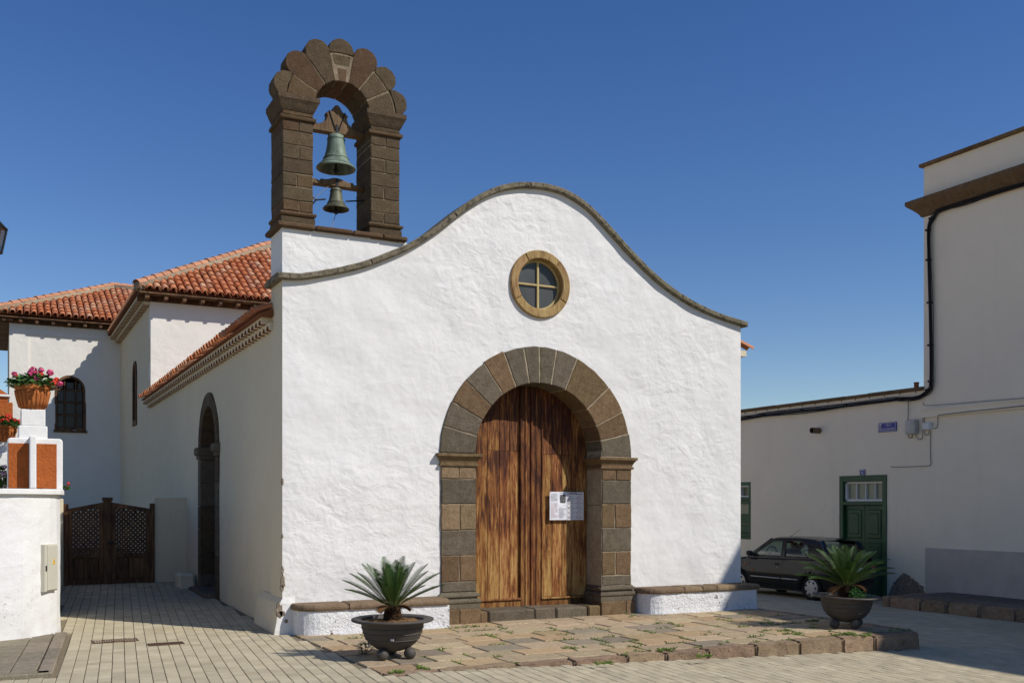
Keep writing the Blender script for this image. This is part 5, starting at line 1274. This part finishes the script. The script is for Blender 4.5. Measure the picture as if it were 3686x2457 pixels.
for i in range(17): yy = 2.62 + i * .46; MB().tube([(XR - .035, yy, 4.43), (XR - .035, yy, 4.37)], .010, 6).build('drip_peg', 'stone_grey', lh)
# green door of the low house
gd_ = MB(); prism(rect(dY0, dY1, -.6, dZ), .20, .24, YZ(XR), .002, gd_); gd = gd_.build('door', 'void', lh)
mp2 = YZ(XR)
for a, b, c, d in ((dY0, dY0 + .13, -.6, dZ), (dY1 - .13, dY1, -.6, dZ), (dY0 + .13, dY1 - .13, dZ - .15, dZ), (dY0 + .13, dY1 - .13, 1.765, 1.855)): prism(rect(a, b, c, d), -.015, .2, mp2, .008).build('door_frame', 'green', gd)
ymid = (dY0 + dY1) / 2
for a, b in ((dY0 + .135, ymid - .003), (ymid + .003, dY1 - .135)):
    lo = MB(); prism(rect(a, b, -.55, 1.76), .08, .15, mp2, .006, lo); lf_ = lo.build('door_leaf', 'green', gd)
    for c, d in ((.95, 1.66), (.1, .85), (-.5, 0)):
        prism(rect(a + .09, b - .09, c, d), .055, .09, mp2, .018).build('door_panel', 'green', lf_); prism(rect(a + .16, b - .16, c + .09, d - .09), .038, .06, mp2, .018).build('raised_field', 'green', lf_)
fl = MB(); prism(rect(dY0 + .13, dY1 - .13, 1.855, dZ - .15), .13, .15, mp2, .001, fl); fl = fl.build('fanlight', 'frosted', gd)
a, b, c, d = dY0 + .125, dY1 - .19, 1.858, dZ - .15
for q in (rect(a, b + .05, c, c + .055), rect(a, b + .05, d - .05, d), rect(b, b + .055, c, d), rect(a, a + .02, c, d)): prism(q, .06, .13, mp2, .005).build('sash_bar', 'white_paint', fl)
for i in range(1, 4): yy = a + (b - a) * i / 4; prism(rect(yy - .012, yy + .012, c + .05, d - .045), .07, .128, mp2, .004).build('sash_bar', 'white_paint', fl)
# green window, half hidden by the chapel
wi = MB(); prism(rect(wY0, wY1, .79, 2.42), .20, .24, mp2, .002, wi); wi = wi.build('window', 'frosted', lh)
for q in (rect(wY0, wY0 + .07, .79, 2.42), rect(wY1 - .07, wY1, .79, 2.42), rect(wY0 + .07, wY1 - .07, 2.32, 2.42), rect(wY0 + .07, wY1 - .07, 1.90, 1.99), rect(wY0 + .07, wY1 - .07, .79, .87)): prism(q, .0, .2, mp2, .006).build('window_frame', 'green', wi)
for q in (rect(wY0 + .07, wY1 - .07, 1.99, 2.03), rect(wY0 + .07, wY1 - .07, 2.28, 2.32), rect(wY0 + .07, wY0 + .11, 2.03, 2.28), rect(wY0 + .5, wY0 + .54, 2.03, 2.28)): prism(q, .05, .19, mp2, .005).build('sash_bar', 'white_paint', wi)
for q in (rect(wY0 + .07, wY0 + .15, .87, 1.9), rect(wY0 + .15, wY1 - .07, 1.80, 1.9), rect(wY0 + .15, wY1 - .07, .87, .95)): prism(q, .06, .19, mp2, .005).build('shutter_stile', 'green', wi)
for c, d in ((.96, 1.2), (1.24, 1.50)): prism(rect(wY0 + .16, wY1 - .08, c, d), .09, .19, mp2, .012).build('shutter_panel', 'green', wi)
# bare patch at the foot of the wall
pp = [onX(2600 + a / 1.65, 1300 + b / 1.65, XR) for a, b in ((985, 1400), (1000, 1345), (1020, 1310), (1050, 1272), (1085, 1256), (1115, 1275), (1150, 1310), (1190, 1330), (1205, 1372), (1200, 1410))]
prism(refine([(p.y, p.z) for p in pp], .05), -.012, .02, YZ(XR), .004, jit=.028).build('bare_patch', 'patch', lh)
# drain pipe sticking out of the wall, chimney pipe on the roof
sp_ = thing('drain_spout', 'short brown clay spout sticking out of the low house wall', 'spout', (XR, 5.73, 3.72))
sm_ = MB(); sm_.lathe((XR - .26, 5.73, 3.70), [(.065, 0), (.075, 0), (.075, .3), (.065, .3), (.06, .02)], 18, 'X'); sm_.build('pipe', 'stone_brown', sp_, smooth=True)
MB().lathe((XR - .2, 5.73, 3.70), [(0, 0), (.063, 0)], 18, 'X').build('pipe_mouth', 'void', sp_)
cp_ = onX(2600 + 1153 / 1.65, 1300 + 148 / 1.65, XR + .12); ch = thing('chimney_pipe', 'brown pipe standing on the low house roof edge', 'pipe', (cp_.x, cp_.y, 4.5))
MB().lathe((cp_.x, cp_.y, 4.49), [(.055, 0), (.055, .12), (.062, .125), (.062, .15), (.045, .15), (.045, .05), (0, .05)], 16).build('pipe', 'chimney', ch)
# street sign and house number
sg = thing('street_sign', 'blue enamel street name plate on the low house wall', 'sign', (XR - .01, 3.48, 3.52))
Ys0, Ys1, Zs0, Zs1 = 3.21, 3.75, 3.525, 3.75
prism(rect(Ys0, Ys1, Zs0, Zs1), -.016, .012, YZ(XR), .003).build('plate', 'blue', sg)
bd = .012
for q in (rect(Ys0 + bd, Ys1 - bd, Zs0 + bd, Zs0 + bd + .008), rect(Ys0 + bd, Ys1 - bd, Zs1 - bd - .008, Zs1 - bd), rect(Ys0 + bd, Ys0 + bd + .008, Zs0 + bd + .009, Zs1 - bd - .009), rect(Ys1 - bd - .008, Ys1 - bd, Zs0 + bd + .009, Zs1 - bd - .009)): prism(q, -.0185, -.0162, YZ(XR), .0005).build('border_line', 'enamel_white', sg)
def face_mat(y, z, x): return Matrix.Translation((x, y, z)) @ Matrix(((0, 0, -1, 0), (-1, 0, 0, 0), (0, 1, 0, 0), (0, 0, 0, 1)))
text('CALLE', .075, 'enamel_white', sg, face_mat(3.44, 3.685, XR - .018), width=.15)
text('VERA LOS CANGUEROS', .075, 'enamel_white', sg, face_mat(3.48, 3.585, XR - .018), width=.475)
prism([(3.66, 3.63), (3.685, 3.615), (3.71, 3.63), (3.71, 3.725), (3.66, 3.725)], -.0186, -.0162, YZ(XR), .0005).build('crest', 'enamel_white', sg)
prism([(3.673, 3.637), (3.685, 3.63), (3.697, 3.637), (3.697, 3.69), (3.673, 3.69)], -.0204, -.0188, YZ(XR), .0005).build('crest_field', 'ink', sg)
nm = thing('house_number', 'small blue number plate above the green door', 'sign', (XR - .01, 4.26, 2.51))
prism(rect(4.18, 4.345, 2.507, 2.645), -.016, .012, YZ(XR), .003).build('plate', 'blue', nm)
for q in (rect(4.188, 4.337, 2.515, 2.524), rect(4.188, 4.337, 2.628, 2.637), rect(4.188, 4.197, 2.525, 2.627), rect(4.328, 4.337, 2.525, 2.627)): prism(q, -.0185, -.0162, YZ(XR), .0005).build('border_line', 'enamel_white', nm)
text('6', .10, 'enamel_white', nm, face_mat(4.262, 2.576, XR - .018))
# junction boxes
j1 = thing('junction_box', 'larger beige junction box on the low house wall', 'box', (XR - .05, 2.7, 3.42), 'junction boxes on the wall')
MB().bbox(XR - .14, XR, 2.56, 2.83, 3.42, 3.75, .012).build('box_body', 'pvc', j1); MB().bbox(XR - .155, XR - .141, 2.57, 2.82, 3.43, 3.74, .006).build('lid', 'pvc', j1); MB().lathe((XR - .16, 2.77, 3.455), [(0, 0), (.008, 0), (.008, .006)], 8, 'X').build('screw', 'ink', j1)
j2 = thing('junction_box', 'smaller white junction box at the corner of the tall house', 'box', (XR - .05, 2.26, 3.48), 'junction boxes on the wall')
MB().bbox(XR - .11, XR, 2.17, 2.37, 3.49, 3.66, .012).build('box_body', 'white_paint', j2); MB().bbox(XR - .122, XR - .111, 2.18, 2.36, 3.50, 3.65, .005).build('lid', 'white_paint', j2)
# cables
def wire(pts, x, r, n=6, seg=4):
    P3 = [onX(a, b, x) for a, b in pts]; out = []
    for i in range(len(P3) - 1):
        a, b, c, d = P3[max(0, i - 1)], P3[i], P3[i + 1], P3[min(len(P3) - 1, i + 2)]
        for j in range(seg): t = j / seg; out.append(.5 * ((2 * b) + (c - a) * t + (2 * a - 5 * b + 4 * c - d) * t * t + (3 * b - a - 3 * c + d) * t ** 3))
    return MB().tube(out + [P3[-1]], r, n)
kk = lambda a, b: (3200 + a / 1.3066, 400 + b / 1.3066)
mc = [kk(*q) for q in ((760, 312), (635, 345), (500, 381), (350, 430), (240, 465), (203, 505), (187, 560), (189, 700), (195, 900), (197, 1100), (199, 1270), (186, 1310), (140, 1342), (60, 1352))]
mc += [(2600 + a / 1.65, 1300 + b / 1.65) for a, b in ((990, 230), (740, 264), (480, 291), (250, 319), (115, 336), (0, 350))]
cb = thing('cable_bundle', 'thick black cable bundle bending down the tall house and along the roof edge', 'cable', (XR - .05, 2.3, 4.4))
for i, (dx, dy, r_) in enumerate(((0, 0, .021), (4, 4, .015), (-4, 6, .014), (3, -5, .013), (8, 6, .008), (-5, -3, .011))):
    wr = random.Random(i); wire([(a + dx * wr.uniform(.6, 1.3), b + dy * wr.uniform(.3, 1.8)) for a, b in mc], XR - .045 - .012 * i, r_).build('cable', 'cable', cb, smooth=True)
for a, b in mc[3:18:1]: p = onX(a, b, XR - .03); MB().bbox(p.x - .075, p.x + .03, p.y - .05, p.y + .05, p.z - .022, p.z + .022, .008).build('clip', 'cable', cb)
kq = lambda a, b: (3000 + a / 3.484, 1450 + b / 3.484)
cg = thing('wall_cable', 'thin grey cables looping between the junction boxes on the wall', 'cable', (XR, 2.4, 3.4))
for pts, r_ in (([(937, -60), (937, 100), (932, 250), (937, 390), (950, 430), (970, 435), (988, 420), (990, 390)], .011), ([(1032, 390), (1045, 430), (1070, 455), (1100, 450), (1115, 420), (1120, 250), (1128, 180), (1175, 155), (1310, 150)], .010), ([(1140, 180), (1142, 360), (1155, 395), (1185, 395), (1198, 345)], .008), ([(1265, 320), (1298, 300), (1308, 250), (1306, 165)], .008)):
    wire([kq(*q) for q in pts], XR - .025, r_).build('cable', 'cable_grey', cg, smooth=True)
cg2 = thing('wall_cable', 'thin cable dropping from the white junction box then running left', 'cable', (XR, 2.4, 2.7))
wire([kq(*q) for q in ((1217, 345), (1215, 500), (1216, 650), (1222, 745), (1215, 775), (1190, 786), (1000, 795), (850, 800), (750, 800), (722, 792))], XR - .02, .009).build('cable', 'cable_grey', cg2, smooth=True)
cg3 = thing('wall_cable', 'thin pale cable along the string course of the tall house', 'cable', (XR, 1.5, 3.8))
wire([kq(*q) for q in ((1310, 152), (1500, 128), (1700, 105), (2000, 75), (2500, 20))], XR - .10, .011).build('cable', 'cable_grey', cg3, smooth=True)
wire([kq(*q) for q in ((1135, -10), (1160, 30), (1500, 10), (1900, -25), (2500, -70))], XR - .12, .009).build('cable', 'cable_grey', cg3, smooth=True)

# ================================================================== parked car
CW = bpy.data.objects.new('parked_car', None); col.objects.link(CW); CW.location = (13.76, 4.80, ground(13.76, 4.8) + .005); CW.rotation_euler = (0, .02, R(2.5))
tag(CW, 'small dark three door hatchback with silver hubcaps parked by the low house', 'car')
def hw(y, z):
    w = .785 - .05 * max(0, (z - .62) / .3) ** 1.5 - .05 * max(0, (.42 - z) / .2) ** 2 + .012 * math.sin(max(0, min(1, (z - .45) / .25)) * math.pi)
    if y > 1.2: w -= .21 * ((y - 1.2) / .64) ** 2.2
    if y < -1.35: w -= .13 * ((-1.35 - y) / .5) ** 2.2
    return w
def belt(y):
    pts = [(-1.82, .60), (-1.80, .80), (-1.70, .93), (-1.2, .945), (-.3, .925), (.6, .905), (.86, .915), (1.2, .865), (1.55, .775), (1.74, .67), (1.83, .55)]
    for (a, b), (c, d) in zip(pts, pts[1:]):
        if a <= y <= c: return b + (d - b) * (y - a) / (c - a)
    return .6
def arch(yc): return [(yc + .335 * math.cos(R(a)), .285 + .335 * math.sin(R(a))) for a in range(190, -11, -20)]
RWY, FWY = -1.28, 1.08
low = [(-1.80, .30), (-1.62, .25)] + arch(RWY) + [(-.90, .20), (.70, .20)] + arch(FWY) + [(1.45, .24), (1.78, .27), (1.845, .42), (1.83, .55), (1.74, .67), (1.55, .775), (1.2, .865), (.86, .915), (.6, .905), (-.3, .925), (-1.2, .945), (-1.70, .93), (-1.80, .80), (-1.85, .62), (-1.855, .42)]
body = None
for s in (-1, 1):
    def cm(u, v, w, s=s): return (s * (hw(u, v) - w), u, v)
    sh = sheet(low, [], .085, cm, None, .10); o = sh.build('body_side', 'car', CW, smooth=True)
    if s == -1: left_side = o
    o.data.polygons.foreach_set('use_smooth', [True] * len(o.data.polygons))
def band(name, ys, zf, mat, nx=12, crown=.0, zlow=None):
    m = MB(); n = nx + 1
    for y in ys:
        z = zf(y) if callable(zf) else zf
        for i in range(n): f = -1 + 2 * i / nx; m.v.append((f * (hw(y, z) - .004), y, z + crown * (1 - f * f)))
    m.f = [(j * n + i, j * n + i + 1, (j + 1) * n + i + 1, (j + 1) * n + i) for j in range(len(ys) - 1) for i in range(nx)]
    return m.build(name, mat, CW, smooth=True, recalc=False)
band('bonnet', [.80, .95, 1.1, 1.25, 1.4, 1.55, 1.66, 1.74, 1.80, 1.83], belt, 'car', crown=.03)
def endcap(name, prof, mat, s):
    m = MB(); n = 13
    for y, z in prof:
        for i in range(n): f = -1 + 2 * i / 12; m.v.append((f * (hw(y, z) - .003), y + s * .04 * (1 - f * f), z))
    m.f = [(j * n + i, j * n + i + 1, (j + 1) * n + i + 1, (j + 1) * n + i) for j in range(len(prof) - 1) for i in range(12)]
    return m.build(name, mat, CW, smooth=True, recalc=True)
endcap('front_bumper', [(1.83, .55), (1.85, .42), (1.78, .27), (1.45, .22)], 'car', 1)
tg_ = endcap('tailgate', [(-1.70, .935), (-1.79, .82), (-1.84, .64)], 'car', -1)
endcap('rear_bumper', [(-1.85, .64), (-1.89, .60), (-1.90, .45), (-1.84, .31), (-1.6, .26)], 'car', -1)
MB().box(-.70, .70, -1.6, 1.6, .17, .22).build('underbody', 'trim', CW)
MB().box(-.735, .735, -1.72, .82, .80, .84).build('cabin_floor', 'trim', CW)
# cabin
def cx_(z): return .735 - .155 * max(0, (z - .92) / .47) ** 1.15
cab = [(.86, .905), (.80, .935), (.16, 1.365), (.02, 1.40), (-.6, 1.415), (-1.2, 1.385), (-1.42, 1.345), (-1.52, 1.25), (-1.76, .935), (-1.2, .94), (-.3, .92), (.6, .90)]
w1 = [(.66, .965), (.13, 1.315), (.05, 1.335), (-.20, 1.345), (-.24, 1.33), (-.31, .965)]
w2 = [(-.40, .965), (-.33, 1.33), (-.38, 1.35), (-.80, 1.345), (-.97, 1.31), (-1.10, 1.20), (-1.16, 1.02), (-1.14, .975)]
for s in (-1, 1):
    def cm(u, v, w, s=s): return (s * (cx_(v) - w), u, v)
    o = sheet(cab, [w1, w2], .075, cm, None, .035).build('cabin_side', 'car', CW, smooth=False)
    for w_ in (w1, w2):
        fr_o = inset(w_, -.012); fr_i = inset(w_, .014)
        framed(fr_o, fr_i, -.006, .02, cm).build('window_seal', 'trim', o)
        n_ = len(w_); MB().add([cm(u, v, .016) for u, v in w_], [tuple(range(n_))]).build('side_window', 'car_glass', o, recalc=False)
m = MB(); n = 13; prf = [(.16, 1.365), (.02, 1.40), (-.3, 1.412), (-.6, 1.415), (-1.0, 1.40), (-1.2, 1.385), (-1.42, 1.345)]
for y, z in prf:
    for i in range(n): f = -1 + 2 * i / 12; m.v.append((f * cx_(z), y, z + .035 * (1 - f ** 4)))
m.f = [(j * n + i, j * n + i + 1, (j + 1) * n + i + 1, (j + 1) * n + i) for j in range(len(prf) - 1) for i in range(12)]
m.build('roof', 'car', CW, smooth=True, recalc=False)
MB().tube([(0, .10, 1.42), (0, .12, 1.45)], [.02, .012], 8).tube([(0, .10, 1.43), (0, -.2, 1.62)], .004, 5).build('aerial', 'trim', CW)
def pane(name, a, b, bow, s, mat='car_glass', ins=.06):
    m = MB(); n = 13; q = [(a[0] + (b[0] - a[0]) * t, a[1] + (b[1] - a[1]) * t) for t in (0, .25, .5, .75, 1)]
    for y, z in q:
        for i in range(n): f = -1 + 2 * i / 12; m.v.append((f * (cx_(z) - ins), y + s * bow * (1 - f * f), z))
    m.f = [(j * n + i, j * n + i + 1, (j + 1) * n + i + 1, (j + 1) * n + i) for j in range(4) for i in range(12)]
    return m.build(name, mat, CW, smooth=True, recalc=False)
pane('windscreen', (.83, .93), (.18, 1.36), .07, 1); rwn = pane('rear_window', (-1.71, .98), (-1.47, 1.30), .05, -1)
for s in (-1, 1):
    MB().tube([(s * (cx_(.93) - .04), .83, .93), (s * (cx_(1.36) - .03), .17, 1.37)], .032, 8).build('windscreen_pillar', 'car', CW, smooth=True)
    MB().tube([(s * (cx_(.93) - .05), -1.75, .93), (s * (cx_(1.34) - .04), -1.43, 1.35)], .05, 8).build('rear_pillar', 'car', CW, smooth=True)
    MB().lathe((s * (hw(-1.6, .75) - .05), -1.77, .74), [(0, -.09), (.06, -.09), (.075, -.07), (.075, .07), (.06, .09), (0, .09)], 14).build('tail_light', 'redlens', CW, smooth=True)
    m = MB().bbox(s * .79 - .04 if s > 0 else -.90, .90 if s > 0 else -.75, .60, .73, .945, 1.065, .03); mr = m.build('door_mirror', 'trim', CW, smooth=False)
    # wheels
    for yc in (RWY, FWY):
        xo = s * .765; wt = MB()
        wt.lathe((xo, yc, .28), [(.17, -s * .19), (.26, -s * .19), (.283, -s * .17), (.287, -s * .10), (.287, -s * .04), (.278, -s * .005), (.255, 0), (.205, -s * .004), (.19, -s * .02)], 40, 'X'); wh = wt.build('wheel', 'rubber', CW, smooth=True)
        hb = MB(); hb.lathe((xo, yc, .28), [(.0, s * .012), (.05, s * .012), (.12, s * .006), (.185, -s * .006), (.198, -s * .02)], 36, 'X'); hb.build('hubcap', 'hub', wh, smooth=True)
        for i in range(7):
            a = 2 * math.pi * i / 7 + .4; c_, s_ = math.cos(a), math.sin(a); MB().lathe((xo + s * .0045, yc + .145 * c_, .28 + .145 * s_), [(0, 0), (.020, 0), (.027, -.004)], 12, 'X').build('hubcap_hole', 'void', wh)
        MB().lathe((xo - s * .1, yc, .28), [(0, 0), (.33, 0)], 24, 'X').build('wheel_housing', 'void', wh)
lx_ = lambda y, z, d=.003: -(hw(y, z) + d)
m = MB()
def seam(pts, w=.005): return MB().tube([(lx_(y, z, -.001), y, z) for y, z in pts], w, 5)
seam([(.70, .90), (.72, .75), (.70, .5), (.66, .26)]).build('door_seam', 'trim', left_side, smooth=True)
seam([(-.35, .92), (-.37, .7), (-.37, .45), (-.36, .25)]).build('door_seam', 'trim', left_side, smooth=True)
MB().tube([(lx_(y, belt(y) - .018, .004), y, belt(y) - .018) for y in (.8, .5, 0, -.4, -.9, -1.3, -1.6)], .013, 6).build('waist_strip', 'trim', left_side, smooth=True)
MB().tube([(lx_(y, .45, .006), y, .45) for y in (.66, .3, 0, -.34)], .014, 6).tube([(lx_(y, .45, .006), y, .45) for y in (-.39, -.6, -.88)], .014, 6).build('side_moulding', 'hub', left_side, smooth=True)
MB().bbox(lx_(-.2, .78) - .012, lx_(-.2, .78) + .03, -.28, -.13, .755, .80, .012).build('door_handle', 'trim', left_side)
MB().lathe((lx_(-.22, .70) - .001, -.22, .70), [(0, -.003), (.011, -.003), (.012, .004)], 12, 'X').build('door_lock', 'hub', left_side)
MB().lathe((lx_(.86, .745) - .004, .86, .745), [(0, -.006), (.022, -.006), (.026, .006)], 14, 'X').build('side_indicator', 'orange', left_side, smooth=True)
text('S', .11, 'orange', left_side, Matrix.Translation((lx_(.58, .59) - .004, .58, .60)) @ Matrix(((0, 0, -1, 0), (-1, 0, 0, 0), (0, 1, 0, 0), (0, 0, 0, 1))) @ Matrix.Rotation(R(-25), 4, 'Z'), 'emblem')
MB().box(-.26, .26, -1.895, -1.885, .66, .77).build('number_plate', 'enamel_white', tg_)
MB().tube([(.12, -1.745, 1.0), (-.25, -1.66, 1.12)], .008, 5).build('rear_wiper', 'trim', rwn)
# interior
for s in (-.36, .36):
    st = MB().bbox(s - .22, s + .22, -.22, .25, .84, .96, .05); st.bbox(s - .21, s + .21, -.40, -.22, .86, 1.16, .06); st.bbox(s - .12, s + .12, -.40, -.30, 1.17, 1.30, .045); st.build('front_seat', 'seat', CW)
MB().bbox(-.60, .60, -1.25, -1.05, .84, 1.08, .06).bbox(-.42, -.2, -1.22, -1.12, 1.08, 1.20, .04).bbox(.2, .42, -1.22, -1.12, 1.08, 1.20, .04).build('rear_seat', 'seat', CW)
MB().bbox(-.66, .66, .50, .84, .84, .98, .06).build('dashboard', 'trim', CW)
sw_ = MB(); pts = [(-.36 + .17 * math.cos(a), .42 - .05 * math.sin(a), 1.02 + .16 * math.sin(a)) for a in [6.2832 * i / 24 for i in range(25)]]; sw_.tube(pts, .014, 6, False).tube([(-.36, .42, 1.02), (-.36, .62, .93)], .03, 8).build('steering_wheel', 'trim', CW, smooth=True)
MB().bbox(-.12, .10, .10, .13, 1.27, 1.335, .012).build('rear_view_mirror', 'trim', CW)
finish()
